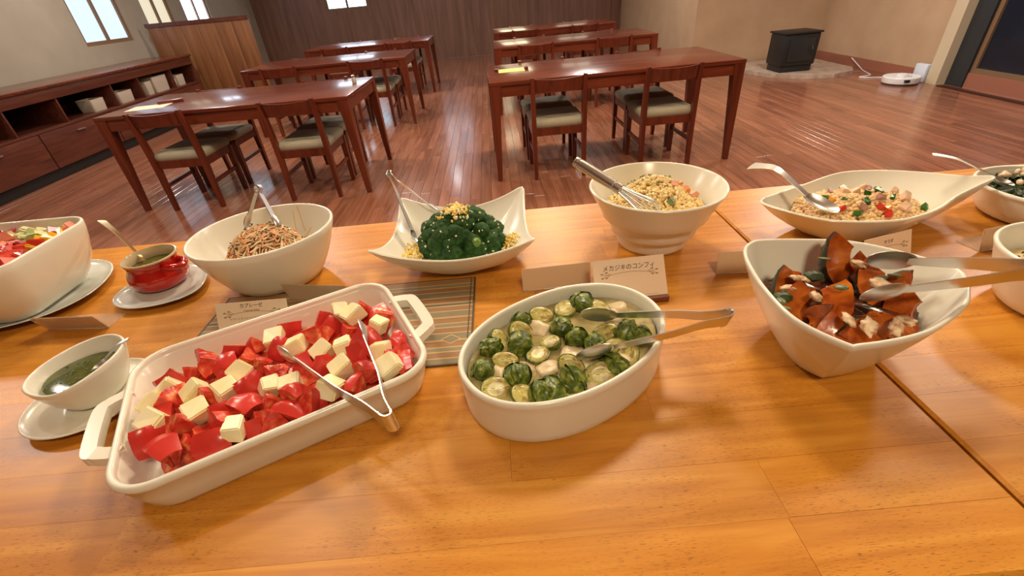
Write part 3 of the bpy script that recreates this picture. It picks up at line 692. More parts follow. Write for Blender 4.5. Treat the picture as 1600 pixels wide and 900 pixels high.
# --- oval dish with sprouts
OV = (0.066, 0.477, HB); OA = 0.51
oval = dish('oval_dish', 'white oval dish of brussels sprouts in broth, in the centre foreground', 'dish', OV, [(x, y, .070) for x, y in ellipse(.154, .106, 96, 2.15)],
            [(x * .95, y * .94) for x, y in ellipse(.154, .106, 96, 2.15)], [(0, 0), (.3, .02), (.5, .06), (.62, .2), (.75, .5), (.88, .8), (.92, .9), (1, .94), (1, 1)], .0075, OA)
mb = MB(); mb.loft([[(x * k, y * k, z) for x, y in ellipse(.1435, .0955, 64, 2.15)] for k, z in ((.93, .012), (.985, .035), (.997, .051), (.97, .0505), (.5, .0502))])
BROTH = mottled('broth', [(0.3, srgb(136, 124, 74)), (0.55, srgb(168, 154, 104)), (0.75, srgb(206, 190, 146))], 30, 0.06, 0.03)
tag(mb.build('broth', BROTH, None, loc=OV, rz=OA), 'cloudy olive broth filling the oval dish', 'broth')
SPG = mottled('sprout_leaf', [(0.3, srgb(44, 62, 14)), (0.48, srgb(82, 100, 28)), (0.62, srgb(132, 140, 56)), (.78, srgb(176, 172, 92))], 110, 0.34, 0.5)
SPD = mottled('sprout_char', [(0.3, srgb(52, 66, 18)), (0.5, srgb(100, 116, 40)), (0.64, srgb(66, 40, 18))], 90, 0.34, 0.4)
tm = mat('sprout_cut', srgb(206, 190, 104), 0.3); T = NT(tm)
wv = T.n('ShaderNodeTexWave', Scale=190.0, Distortion=7.0, Detail=2.0); wv.wave_type = 'RINGS'; T.l(T.coords((1, 1, 1)), wv.inputs['Vector'])
T.col(T.mix(T.ramp(T.noise(T.coords((1, 1, 1)), 90, 2), [(.5, (0, 0, 0)), (.7, (.8, .8, .8))]), T.ramp(wv.outputs['Fac'], [(0.1, srgb(150, 150, 58)), (0.45, srgb(206, 192, 106)), (0.8, srgb(228, 214, 146))]), srgb(132, 84, 34)))
def leaf_shell(seed):
    mb = MB(); q = random.Random(seed); n = 8; vs = []
    for i in range(n + 1):
        for j in range(n + 1):
            a = -1.05 + 2.1 * j / n; b = -.9 + 1.9 * i / n; k = 1.05 + .07 * (i / n) ** 2 + .03 * math.sin(5 * a + seed) + (.10 if abs(a) > .9 else 0)
            k += .12 * noise.noise(Vector((a * 2, b * 2, seed * 3)))
            vs.append(Vector((math.cos(a) * math.cos(b), math.sin(a) * math.cos(b), math.sin(b))) * k * .0165)
    N = n + 1; mb.add(vs, [(i * N + j, i * N + j + 1, (i + 1) * N + j + 1, (i + 1) * N + j) for i in range(n) for j in range(n)]); return mb.mesh('leaf', SPG)
LEAF = [leaf_shell(i) for i in range(3)]
vs, fs = icos(3, lambda d: 1 + .03 * noise.noise(d * 3), (.0165, .0165, .0175)); mb = MB(); mb.add(vs, fs); CORE = mb.mesh('core', SPG)
halfm = []
for sd in range(3):
    mb = MB(); mb.sphere((0, 0, 0), .0185, 20, 12, (1, 1, .95), fn=lambda d: 1 + .05 * noise.noise(d * 3 + Vector((sd, 0, 0))))
    v = [(x, y, min(z, .0015)) for x, y, z in mb.v]; mb.v = v; halfm.append(mb.mesh('outer_leaves', SPD if sd == 0 else SPG, True, 50))
mb = MB(); C2 = lambda r, z, w: [((r + w * math.sin(3 * a) ) * math.cos(a), (r + w * math.sin(3 * a)) * math.sin(a) * .98, z) for a in [2 * PI * i / 24 for i in range(24)]]
mb.loft([C2(.0172, .0012, .0003), C2(.0165, .0024, .0004), C2(.009, .0027, 0), C2(.003, .0022, 0)]); CUT = mb.mesh('cut_face', tm)
SPW = [(0.109, 0.57), (0.003, 0.533), (0.07, 0.504), (0.004, 0.483), (-0.047, 0.483), (-0.052, 0.433), (0.063, 0.398), (0.033, 0.379), (-0.002, 0.414), (0.1, 0.469), (0.156, 0.483), (0.179, 0.479), (0.085, 0.484), (0.014, 0.369), (0.131, 0.407)]
SPH = [(0.041, 0.547), (0.079, 0.557), (-0.028, 0.492), (0.006, 0.514), (0.046, 0.483), (0.027, 0.459), (-0.018, 0.453), (-0.038, 0.399), (0.004, 0.389), (0.129, 0.551), (0.129, 0.491), (0.16, 0.433), (0.068, 0.43), (0.138, 0.46), (0.109, 0.399)]
FISH = [(0.158, 0.551), (0.148, 0.535), (0.03, 0.521), (0.038, 0.434), (0.133, 0.429), (0.091, 0.393), (-0.034, 0.434), (0.003, 0.44), (0.073, 0.462), (0.06, 0.38)]
Mo = Matrix.Translation(OV) @ Matrix.Rotation(OA, 4, 'Z')
def inoval(p):
    v = Mo.inverted() @ Vector((p[0], p[1], HB)); k = math.hypot(v.x / .124, v.y / .077)
    if k > 1: v.x /= k; v.y /= k
    w = Mo @ v; return (w.x, w.y, HB + p[2])
q = random.Random(5)
allp = [(*p, .058) for p in SPW] + [(*p, .056) for p in SPH] + [(*p, .046) for p in FISH]
P = relax(allp, [.0150] * 15 + [.0152] * 15 + [.0120] * 10, 40)
for i in range(15):
    p = inoval(P[i]); s = thing('brussels_sprout', 'whole green brussels sprout, %s of the oval dish' % region(Mo.inverted() @ Vector(p), .045, 0), 'sprout', p, 0, 'whole sprouts in the oval dish')
    s.rotation_euler = (q.uniform(-1, 1), q.uniform(-1.2, 0), q.uniform(0, 6.3)); k = q.uniform(.82, 1.02); s.scale = (k * q.uniform(1, 1.2), k * q.uniform(.85, 1), k * q.uniform(.8, 1)); ob('core', CORE, s)
    for j in range(5): ob('leaf', LEAF[j % 3], s, (0, 0, 0), (q.uniform(-.5, .5), q.uniform(-.7, .5), j * 1.26 + q.uniform(-.2, .2)), 1 + .012 * j)
for i in range(15):
    p = inoval(P[15 + i]); s = thing('halved_sprout', 'halved brussels sprout, pale cut face up, %s of the oval dish' % region(Mo.inverted() @ Vector(p), .045, 0), 'sprout', p, 0, 'halved sprouts in the oval dish')
    a = q.uniform(.15, .95); az = q.uniform(-3.0, .2); s.rotation_euler = (-a * math.sin(az) * 1, a * math.cos(az), q.uniform(0, 6.3) * 0 + q.uniform(-.8, .8)); k = q.uniform(.85, 1.1); s.scale = (k * q.uniform(1.0, 1.3), k * q.uniform(.78, .92), k)
    ob('outer_leaves', halfm[i % 3], s); ob('cut_face', CUT, s)
FISHM = mottled('fish_flesh', [(0.3, srgb(190, 166, 124)), (0.65, srgb(226, 206, 168))], 60, 0.35, 0.25)
FM = []
for i in range(4):
    vs, fs = icos(3, lambda d, i=i: (1 / max(abs(d.x), abs(d.y), abs(d.z))) ** .72 * (1 + .28 * noise.noise(d * 1.6 + Vector((i * 5, 0, 0)))), (.016, .0125, .0095)); mb = MB(); mb.add(vs, fs); FM.append(mb.mesh('fish_chunk', FISHM))
for i in range(10):
    p = inoval(P[30 + i]); o = ob('fish_chunk', FM[i % 4], None, p, (q.uniform(-.3, .3), q.uniform(-.3, .3), q.uniform(0, 3)), q.uniform(1.0, 1.3))
    tag(o, 'cream white fish chunk among sprouts, %s of the oval dish' % region(Mo.inverted() @ Vector(p), .045, 0), 'fish', 'fish chunks in the oval dish')
tongs('steel spoon tongs resting in the sprout dish, bend pointing right', (0.278, 0.458, HB + .092), (0.093, 0.508, HB + .080), (0.072, 0.425, HB + .078), (.05, -.35, 1), .025, .010, .052, .034, .05)

# --- three-cornered pumpkin bowl
TC = (0.448, 0.478)
tri = catmull([(.360, .592), (.378, .610), (.400, .615), (.456, .606), (.522, .586), (.572, .540), (.599, .497), (.597, .470), (.570, .435), (.543, .411), (.486, .380), (.438, .366), (.384, .361), (.366, .366), (.337, .417), (.335, .488), (.346, .555)], 6)
tri = [(p.x - TC[0], p.y - TC[1], .112) for p in tri][::-1]
tb = [(p[0] * .43 - .006, p[1] * .43 - .002) for p in tri]
dish('pumpkin_bowl', 'white three-cornered bowl of glazed pumpkin at the right', 'bowl', (*TC, HB), tri, tb, [(0, 0), (.05, .01), (.16, .07), (.36, .24), (.60, .48), (.82, .74), (.95, .92), (1, 1)], .006)
PUMPF = mottled('pumpkin_flesh', [(0.28, srgb(104, 40, 14)), (0.5, srgb(168, 78, 24)), (0.72, srgb(206, 116, 36))], 50, 0.16, 0.2)
PUMPS = mottled('pumpkin_skin', [(0.3, srgb(16, 20, 10)), (0.7, srgb(36, 40, 20))], 50, 0.25, 0.2)
PW = [wedge_mesh('pumpkin_wedge', .046 * k, th, ph, .020, (PUMPS, PUMPF), 70 + i, .10) for i, (k, th, ph) in enumerate([(1, .75, .30), (.9, .7, .36), (1.05, .62, .28), (.85, .85, .33)])]
mb = MB(); rings = []
for z, k in ((.012, .84), (.030, .88), (.050, .90), (.066, .88), (.078, .60), (.084, .25)):
    g = max(0, (z - .010) / .102); f = .43 + .57 * g ** .72
    rings.append([((x * f - .006 * (1 - g)) * k, (y * f - .002) * k, z + (.006 * noise.noise(Vector((x * 90, y * 90, z * 60))) if z > .06 else 0)) for x, y, _ in tri])
mb.loft(rings)
tag(mb.build('pumpkin_mash', mottled('dark_glaze', [(.4, srgb(40, 20, 12)), (.7, srgb(120, 56, 22))], 50, .18, .4), None, loc=(*TC, HB)), 'dark glaze and broken pumpkin under the wedges', 'glaze', kind='stuff')
PUMP = [((0.475, 0.543), .110, (1.35, -.25, 1.25), 1.12), ((0.374, 0.475), .085, (1.2, -.4, .9), 1.15), ((0.424, 0.467), .092, (.5, -1.3, 2.3), 1.05), ((0.419, 0.526), .080, (.4, -1.2, .4), 1.0), ((0.492, 0.491), .096, (.9, -.9, 2.0), 1.0), ((0.522, 0.491), .092, (.8, -1.0, 3.4), .95),
        ((0.410, 0.405), .078, (1.2, -.5, 1.6), 1.0), ((0.396, 0.42), .072, (1.0, -.2, .7), 1.05), ((0.431, 0.396), .080, (.3, -1.4, 1.0), 1.0), ((0.476, 0.412), .084, (.2, -1.35, 2.8), 1.0), ((0.514, 0.457), .084, (.5, -1.2, 4.0), .95), ((0.505, 0.534), .092, (1.2, -.6, 2.6), .9),
        ((0.400, 0.530), .078, (.6, -1.1, 5.0), .95), ((0.383, 0.44), .070, (.9, -.8, 5.4), .95), ((0.40, 0.455), .072, (.5, -1.2, 3.0), .95), ((0.462, 0.391), .080, (.7, -1.0, .2), .9), ((.45, .44), .074, (.4, -1.2, 1.7), 1), ((.50, .42), .078, (.9, -.9, 3.4), .9)]
for i, (p, z, r, k) in enumerate(PUMP):
    # keep inside the bowl wall, a cut face turned up towards the front
    dx, dy = p[0] - TC[0], p[1] - TC[1]; th = math.atan2(dy, dx); Rr = min(math.hypot(x, y) for x, y, _ in tri if abs((math.atan2(y, x) - th + PI) % (2 * PI) - PI) < .12)
    g = (z - .012) / .105; sc_in = .43 + .57 * (g ** .72); lim = max(.008, Rr * sc_in - .034); rr_ = math.hypot(dx, dy); f = min(1, lim / max(rr_, 1e-6)); p = (TC[0] + dx * f, TC[1] + dy * f)
    qq = random.Random(i * 13 + 1); Y = Vector((-.45 + qq.uniform(-.45, .45), -.55 + qq.uniform(-.35, .35), .62 + qq.uniform(-.3, .3))).normalized()
    if i == 0: Y = Vector((-.35, -.80, .45)).normalized()
    Z = Vector((qq.uniform(-1, 1), qq.uniform(-1, 1), qq.uniform(-.6, 1))) if i > 1 else Vector((-.12, .1, 1))
    Z = (Z - Y * Z.dot(Y)).normalized(); X = Y.cross(Z)
    r = Matrix((X, Y, Z)).transposed().to_euler()
    o = ob('pumpkin_wedge', PW[i % 4], None, (*p, HB + z), r, k * 1.12)
    tag(o, {0: 'large upright pumpkin wedge at the back of the three-cornered bowl', 1: 'pumpkin wedge with orange face at the left of the three-cornered bowl'}.get(i, 'glazed orange pumpkin wedge with dark skin, %s of the three-cornered bowl' % region((p[0] - .44, p[1] - .47), .03, 0)), 'pumpkin', None if i < 2 else 'pumpkin wedges in the bowl')
WALM = mottled('walnut', [(0.35, srgb(170, 122, 84)), (0.55, srgb(226, 196, 158)), (0.7, srgb(240, 220, 190))], 90, 0.5, 0.3)
WM = []
for i in range(3):
    vs, fs = icos(3, lambda d, i=i: 1 + .42 * noise.noise(d * 1.7 + Vector((i * 4, 0, 0))) + .30 * noise.noise(d * 4.2 + Vector((i * 4, 3, 0))), (.0145, .0095, .0055)); mb = MB(); mb.add(vs, fs); WM.append(mb.mesh('walnut', WALM))
q = random.Random(2)
for i, ((x, y), z) in enumerate(zip([(0.393, 0.462), (0.401, 0.51), (0.484, 0.516), (0.482, 0.47), (0.408, 0.418), (0.422, 0.402), (0.462, 0.402), (0.450, 0.396), (0.376, 0.494)], [.110, .106, .118, .114, .104, .104, .108, .104, .104])):
    tag(ob('walnut', WM[i % 3], None, (x, y, HB + z), (q.uniform(-.5, .5), q.uniform(-.5, .5), q.uniform(0, 3)), q.uniform(.7, 1.0)), 'pale walnut piece on the glazed pumpkin', 'walnut', 'walnuts on the pumpkin')
vs, fs = icos(2, lambda d: 1, (.009, .0055, .002)); mb = MB(); mb.add(vs, fs); PEP = mb.mesh('pumpkin_seed', mottled('seed', [(.3, srgb(70, 78, 40)), (.7, srgb(116, 122, 76))], 60, .35))
for i, ((x, y), z) in enumerate(zip([(0.440, 0.526), (0.511, 0.484), (0.486, 0.479), (0.426, 0.466), (0.352, 0.467), (0.350, 0.455)], [.125, .116, .117, .118, .104, .102])):
    tag(ob('pumpkin_seed', PEP, None, (x, y, HB + z), (q.uniform(-.4, .4), q.uniform(-.4, .4), q.uniform(0, 3))), 'grey green pumpkin seed on the glazed pumpkin', 'seed', 'seeds on the pumpkin')
HERB = mottled('dark_herb', [(.3, srgb(20, 34, 10)), (.7, srgb(60, 80, 26))], 60, .4)
for x, y, z in ((.418, .508, .110), (.362, .480, .100)):
    vs, fs = icos(2, lambda d: 1 + .4 * noise.noise(d * 3), (.012, .010, .007)); mb = MB(); mb.add(vs, fs); tag(mb.build('herb_sprig', HERB, None, loc=(x, y, HB + z)), 'dark green herb tuft at the %s of the pumpkin' % ('back left' if y > .5 else 'left edge'), 'herb')
tongs('steel spoon tongs in the pumpkin bowl, running out of the right side', (0.640, 0.422, HB + .150), (0.476, 0.500, HB + .135), (0.421, 0.430, HB + .130), (-.1, -.35, 1), .034, .010, .055, .036, .03)

# --- leaf-shaped bowl of barley salad
LC = (0.735, 0.82)
lp = [(.531, .856, .066), (.536, .815, .066), (.583, .747, .068), (.633, .722, .068), (.707, .711, .068), (.766, .723, .068), (.817, .744, .069), (.874, .777, .072), (.935, .800, .080), (.972, .812, .086), (.972, .826, .087), (.945, .85, .081), (.911, .90, .074), (.863, .941, .069), (.792, .961, .067), (.737, .952, .066), (.659, .916, .066), (.59, .886, .066)]
lr = [(p.x - LC[0], p.y - LC[1], p.z) for p in catmull(lp, 7)]
lb = [(max(-.10, min(.12, x * .52)) - .005, y * .50) for x, y, z in lr]
dish('leaf_bowl', 'white leaf-shaped bowl with a pointed tail, holding barley salad', 'bowl', (*LC, HB), lr, lb, [(0, 0), (.06, .01), (.18, .07), (.40, .26), (.65, .52), (.85, .78), (1, 1)], .006)
def grains(name, label, cat, cx, cy, a, b, rz, z0, h, n, size, mats, seed, el=1.5, edge=2.0, rough=0):
    q = random.Random(seed); vs, fs = icos(1, lambda d: 1, (size * el, size, size * .9)); mb = MB(); c, s = math.cos(rz), math.sin(rz)
    for _ in range(n):
        r = math.sqrt(q.random()); t = q.random() * 2 * PI; u, v = r * math.cos(t), r * math.sin(t)
        hh = h * (1 - r ** edge) * (1 + .25 * noise.noise(Vector((u * 2.5 + seed, v * 2.5, 0)))) + .002 * q.uniform(-1, 1)
        x, y = u * a, v * b; R = Euler((q.uniform(-.7, .7), q.uniform(-.7, .7), q.random() * 3.1)).to_matrix(); o = Vector((x * c - y * s, x * s + y * c, hh)); k = q.uniform(.8, 1.2)
        mb.add([R @ p * k + o for p in vs], fs)
    return tag(mb.build(name, mats, None, loc=(cx, cy, HB + z0), angle=None), label, cat, kind='stuff')
def mound(a, b, h, nz, n=40, m=10, seed=0, e=2.0, edge=2.0):
    mb = MB(); rings = []
    el = ellipse(a, b, n, e)
    for k in range(m, 0, -1):
        f = k / m; rings.append([(x * f, y * f, h * (1 - f ** edge) + nz * noise.noise(Vector((x * f * 60, y * f * 60, seed))) * (1 if k < m else 0)) for x, y in el])
    mb.loft(rings, True, True); return mb
BARLEY = island_mat('barley', [srgb(226, 190, 126), srgb(212, 172, 110), srgb(234, 204, 146), srgb(218, 172, 126), srgb(200, 152, 112), srgb(230, 196, 132)], .4)
mb = mound(.116, .080, .028, .004, seed=3); o = mb.build('barley_base', mat('barley_mash', srgb(188, 148, 92), .5), None, loc=(.722, .818, HB + .040), rz=-.05); tag(o, 'packed barley at the bottom of the leaf-shaped bowl', 'barley', kind='stuff')
grains('barley_grains', 'beige barley grains heaped in the leaf-shaped bowl', 'barley', .716, .818, .121, .085, -.05, .046, .025, 1900, .0043, BARLEY, 4)
VG = mottled('green_pepper', [(.3, srgb(24, 70, 22)), (.7, srgb(62, 116, 44))], 60, .25); VR = mottled('red_pepper', [(.3, srgb(190, 40, 26)), (.7, srgb(220, 74, 48))], 60, .25)
VO = mottled('orange_pepper', [(.3, srgb(232, 150, 40)), (.7, srgb(246, 180, 60))], 60, .25); VW = mottled('chicken_bit', [(.3, srgb(226, 186, 150)), (.7, srgb(240, 210, 176))], 60, .4)
VP = mottled('purple_onion', [(.3, srgb(150, 104, 96)), (.7, srgb(196, 150, 130))], 60, .4)
CUBES = {}
def cubelet(m, k):
    if (m.name, k) not in CUBES: CUBES[(m.name, k)] = cube_mesh('vegetable_cube', [(.012, .010, .008), (.015, .008, .007), (.011, .011, .007)][k], 100 + k, m, .35)
    return CUBES[(m.name, k)]
q = random.Random(9)
def bits(name, pts, m, label, cat, group, zf, sc_=(.9, 1.2)):
    for i, (x, y) in enumerate(pts):
        tag(ob(name, cubelet(m, i % 3), None, (x, y, HB + zf(x, y)), (q.uniform(-.6, .6), q.uniform(-.6, .6), q.uniform(0, 3)), q.uniform(*sc_)), label, cat, group)
lz = lambda x, y: .051 + .026 * max(0, 1 - ((x - .722) / .13) ** 2 - ((y - .815) / .094) ** 2)
bits('green_pepper_cube', [(0.717, 0.876), (0.655, 0.833), (0.677, 0.808), (0.728, 0.821), (0.704, 0.79), (0.789, 0.87), (0.76, 0.832), (0.764, 0.801), (0.673, 0.763), (0.81, 0.772), (0.648, 0.856)], VG, 'dark green vegetable cube in the barley salad', 'pepper', 'green cubes in the barley', lz, (.85, 1.15))
bits('red_pepper_cube', [(0.719, 0.769), (0.654, 0.784), (0.721, 0.75)], VR, 'red pepper cube in the barley salad', 'pepper', 'red cubes in the barley', lz, (.85, 1.1))
bits('orange_pepper_cube', [(0.657, 0.819), (0.636, 0.829), (0.731, 0.766)], VO, 'orange pepper cube in the barley salad', 'pepper', 'orange cubes in the barley', lz)
bits('chicken_cube', [(0.716, 0.838), (0.805, 0.846), (0.763, 0.765), (.79, .80), (.70, .85), (.77, .88)], VW, 'pale chicken cube in the barley salad', 'chicken', 'chicken cubes in the barley', lz, (1.2, 1.7))
bits('onion_piece', [(0.68, 0.86), (0.74, 0.80), (.755, .855), (.69, .775), (.82, .83)], VP, 'pinkish onion piece in the barley salad', 'onion', 'onion in the barley', lz)
spoon('steel serving spoon leaning on the left tip of the leaf-shaped bowl', (.530, .917, HB + .118), (.640, .770, HB + .068), (-.05, -.30, .95), .024, .070, .036, .022)

# --- stepped round bowl of potato salad
ST = (0.306, 0.845, HB); cr = lambda r, n=80: [(r * math.cos(2 * PI * i / n), r * math.sin(2 * PI * i / n)) for i in range(n)]
dish('stepped_bowl', 'tall round white bowl with stepped sides, full of potato salad', 'bowl', ST, [(x, y, .126) for x, y in cr(.133)], cr(.064),
     [(0, 0), (.06, .015), (.10, .06), (.15, .17), (.175, .262), (.19, .272), (.315, .278), (.33, .288), (.36, .38), (.42, .515), (.44, .528), (.585, .536), (.60, .546), (.70, .68), (.82, .82), (.93, .93), (1, 1)], .006)
mound(.092, .092, .042, .006, seed=8, edge=1.5).build('potato_salad', mottled('potato_salad', [(.3, srgb(226, 186, 104)), (.6, srgb(240, 212, 140))], 70, .5, .4), None, loc=(.306, .850, HB + .084))
tag(bpy.data.objects['potato_salad'], 'creamy yellow potato salad mound in the stepped bowl', 'salad', kind='stuff')
POT = island_mat('potato_crumb', [srgb(242, 218, 150), srgb(236, 206, 134), srgb(248, 230, 174), srgb(232, 196, 132), srgb(242, 212, 158)], .5)
grains('potato_crumbs', 'pale crumbled potato and egg on top of the potato salad', 'salad', .306, .850, .092, .092, 0, .086, .046, 1700, .0034, POT, 6, 1.15, 1.5)
grains('herb_flakes', 'dried green herb flakes on the potato salad', 'herbs', .300, .856, .080, .078, 0, .092, .046, 240, .0012, mat('dried_herb', srgb(104, 106, 58), .6), 7, 2.0, 1.5)
pz = lambda x, y: .092 + .042 * max(0, 1 - (((x - .306) / .092) ** 2 + ((y - .85) / .092) ** 2) ** .8)
bits('carrot_piece', [(.248, .818), (.352, .855), (.366, .842), (.255, .808)], mottled('carrot_bit', [(.3, srgb(226, 130, 60)), (.7, srgb(240, 170, 110))], 60, .4), 'orange carrot piece in the potato salad', 'carrot', 'carrot in the potato salad', pz)
bits('ham_piece', [(.360, .868), (.375, .83), (.34, .84), (.385, .838)], mottled('ham_bit', [(.3, srgb(226, 150, 120)), (.7, srgb(240, 184, 150))], 60, .4), 'pink ham piece in the potato salad', 'ham', 'ham in the potato salad', pz)
bits('cucumber_slice', [(.335, .892), (.345, .885), (.318, .79)], mottled('cucumber_bit', [(.3, srgb(60, 84, 50)), (.6, srgb(140, 150, 90))], 60, .4), 'dark green cucumber slice in the potato salad', 'cucumber', 'cucumber in the potato salad', pz, (1.1, 1.4))
# whisk standing in it
E0, E1, E2 = Vector((.146, .866, HB + .182)), Vector((.220, .798, HB + .142)), Vector((.272, .776, HB + .106))
t = thing('whisk', 'steel balloon whisk with a ribbed handle leaning in the stepped bowl', 'whisk', E2)
mb = MB(); dd = (E1 - E0); seg = [(0, .006), (.01, .0095), (.05, .0105), (.09, .0098), (.095, .0085), (.12, .0085), (.125, .0105), (.5, .0112), (.86, .0105), (.87, .009), (.90, .009), (.905, .0108), (1, .0105)]
mb.tube([E0 + dd * k - E2 for k, _ in seg], [r for _, r in seg], 16); mb.build('handle', STEELB, t, True, 30)
a = (E2 - E1).normalized(); s1 = a.cross(Vector((0, 0, 1))).normalized(); s2 = s1.cross(a)
for k in range(6):
    an = PI * k / 6; sv = s1 * math.cos(an) + s2 * math.sin(an); L = .085
    pts = [E1 + sv * .007 - E2, E1 + a * L * .3 + sv * .011 - E2, E1 + a * L * .75 + sv * .019 - E2, E1 + a * L * .97 + sv * .010 - E2, E1 + a * L - E2]
    pts += [E1 + a * L * .97 - sv * .010 - E2, E1 + a * L * .75 - sv * .019 - E2, E1 + a * L * .3 - sv * .011 - E2, E1 - sv * .007 - E2]
    mb = MB(); mb.tube(catmull(pts, 3, False), .0011, 6); mb.build('wire', STEEL, t)

# --- carrot salad bowl
CB = (-0.484, 0.832, HB); ce = ellipse(.137, .123, 80, 2, .288)
dish('carrot_bowl', 'plain round white bowl of shredded carrot salad', 'bowl', CB, [(x, y, .113) for x, y in ce], [(x * .50, y * .50) for x, y in ce],
     [(0, 0), (.08, .01), (.22, .05), (.42, .20), (.62, .42), (.80, .66), (.93, .87), (1, 1)], .0065)
SHR = island_mat('carrot_shreds', [srgb(232, 140, 76), srgb(240, 216, 176), srgb(222, 196, 150), srgb(236, 168, 110), srgb(236, 212, 170), srgb(210, 176, 130), srgb(228, 200, 158)], .45)
mound(.070, .064, .050, .006, seed=5, edge=2.6).build('carrot_base', mottled('carrot_mass', [(.35, srgb(176, 108, 60)), (.6, srgb(214, 168, 112))], 90, .5, .4), None, loc=(-.474, .808, HB + .066))
tag(bpy.data.objects['carrot_base'], 'packed shredded salad at the bottom of the carrot bowl', 'salad', kind='stuff')
mb = MB(); q = random.Random(21)
for i in range(420):
    r = math.sqrt(q.random()) * .98; th = q.random() * 2 * PI; x, y = r * math.cos(th) * .074, r * math.sin(th) * .066
    z = .052 * (1 - r ** 2.6) + q.uniform(-.001, .005); an = q.random() * PI; L = q.uniform(.012, .030); d = Vector((math.cos(an), math.sin(an), 0)); pts = []
    bendv = Vector((-d.y, d.x, 0)) * q.uniform(-.008, .008)
    for k in range(4):
        u = -1 + 2 * k / 3; p = Vector((x, y, 0)) + d * L * u + bendv * (1 - u * u); rr2 = min(1, (p.x / .078) ** 2 + (p.y / .072) ** 2); cl = min(1, 1.05 / max(math.sqrt((p.x / .074) ** 2 + (p.y / .066) ** 2), 1e-6)); p.x *= cl; p.y *= cl; p.z = min(z, .052 * (1 - rr2 ** 1.3) + .005) + q.uniform(-.001, .002); pts.append(p)
    mb.tube(pts, q.uniform(.0011, .0021), 4)
for x, y, h, lx in ((.045, .045, .045, .004), (.062, .050, .052, -.004), (.072, .010, .02, .018)):
    mb.tube(catmull([(x, y, .02), (x + lx * .5, y + .004, .02 + h * .5), (x + lx, y + .010, .02 + h)], 3, False), .0012, 4)
tag(mb.build('carrot_shreds', SHR, None, loc=(-.474, .808, HB + .070)), 'orange and white vegetable shreds heaped in the round bowl', 'shreds', kind='stuff')
grains('sesame_flakes', 'dark sesame and herb flakes sprinkled on the carrot shreds', 'flakes', -.474, .808, .078, .070, 0, .0770, .050, 230, .0013, mat('dark_flakes', srgb(84, 70, 40), .6), 12, 1.7, 2.6)
tongs('slim steel tongs standing upright in the carrot salad bowl', (-.480, .872, HB + .186), (-.514, .833, HB + .118), (-.441, .820, HB + .116), (-.15, -.95, .3), .009, .013, .035, .018, .0)

# --- square dish with broccoli mound
SQ = (-0.102, 0.852); cs = [(.053, .712), (.050, .982), (-.236, .980), (-.260, .726)]
ctr = []
for i in range(4):
    a, b = cs[i], cs[(i + 1) % 4]; nx, ny = (b[1] - a[1]), -(b[0] - a[0]); L = math.hypot(nx, ny)
    for k in range(24):
        u = -1 + 2 * k / 24; w = (1 - u * u); sag = .008
        ctr.append((a[0] + (b[0] - a[0]) * k / 24 - nx / L * sag * w - SQ[0], a[1] + (b[1] - a[1]) * k / 24 - ny / L * sag * w - SQ[1], .060 + .040 * abs(u) ** 1.9))
for _ in range(2): ctr = [tuple((ctr[i - 1][k] + 2 * ctr[i][k] + ctr[(i + 1) % len(ctr)][k]) / 4 for k in range(3)) for i in range(len(ctr))]
sb_ = []
for x, y, z in ctr: 
    an = math.atan2(y, x); sb_.append((.062 * math.cos(an), .058 * math.sin(an) - .012))
dish('square_dish', 'white square dish with four upswept corners, broccoli mound in the middle', 'dish', (*SQ, HB), ctr, sb_, [(0, 0), (.06, .02), (.20, .10), (.45, .28), (.70, .56), (.88, .81), (1, 1)], .0055)
BRO = mottled('broccoli', [(.3, srgb(14, 44, 6)), (.55, srgb(30, 76, 14)), (.75, srgb(62, 110, 32))], 190, .8, .8)
BM_ = []
for i in range(4):
    pts = [Vector((random.Random(i * 50 + k).gauss(0, 1), random.Random(i * 77 + k).gauss(0, 1), random.Random(i * 91 + k).gauss(0, 1))).normalized() for k in range(46)]
    def fn(d, pts=pts): m = max(d.dot(p) for p in pts); return (.86 + .20 * max(0, (m - .84) / .16) ** .8) * (1 + .10 * noise.noise(d * 2.5 + Vector((7, 7, 7))))
    vs, fs = icos(4, fn, (.0165, .0165, .0135)); mb = MB(); mb.add(vs, fs); BM_.append(mb.mesh('broccoli_floret', BRO))
BC = (-.096, .850, HB + .020); q = random.Random(31)
mb = mound(.074, .074, .068, .003, edge=2.6); tag(mb.build('broccoli_core', BRO, None, loc=BC), 'packed broccoli stalks inside the green mound', 'broccoli', kind='stuff')
k = 0
for j in range(84):
    u = (j + .5) / 84; el = math.asin(u ** 1.0); a = j * 2.39996 + q.uniform(-.3, .3); el = max(.10, min(PI / 2, el + q.uniform(-.09, .09))); r = .074 + q.uniform(-.004, .002)
    d = Vector((math.cos(a) * math.cos(el), math.sin(a) * math.cos(el), math.sin(el)))
    o = ob('broccoli_floret', BM_[q.randrange(4)], None, Vector(BC) + Vector((d.x * r, d.y * r, d.z * .072 + .006)), (q.uniform(-.5, .5), q.uniform(-.5, .5), q.uniform(0, 6)), q.uniform(.95, 1.35))
    tag(o, 'dark green broccoli floret %s of the mound, %s side' % ('near the foot' if el < .45 else 'near the crown' if el > 1.0 else 'halfway up the flank', ('right', 'far', 'left', 'near')[int(((a + PI / 4) % (2 * PI)) // (PI / 2))]), 'broccoli', 'florets of the broccoli mound')
lb2 = mottled('light_broccoli', [(.3, srgb(70, 110, 30)), (.7, srgb(126, 156, 60))], 110, .5, .3)
me = BM_[0].copy(); me.materials.clear(); me.materials.append(lb2); tag(ob('broccoli_floret', me, None, (-.062, .783, HB + .068), (0, 0, 1), .72), 'single pale green floret on the right flank of the broccoli mound', 'broccoli')
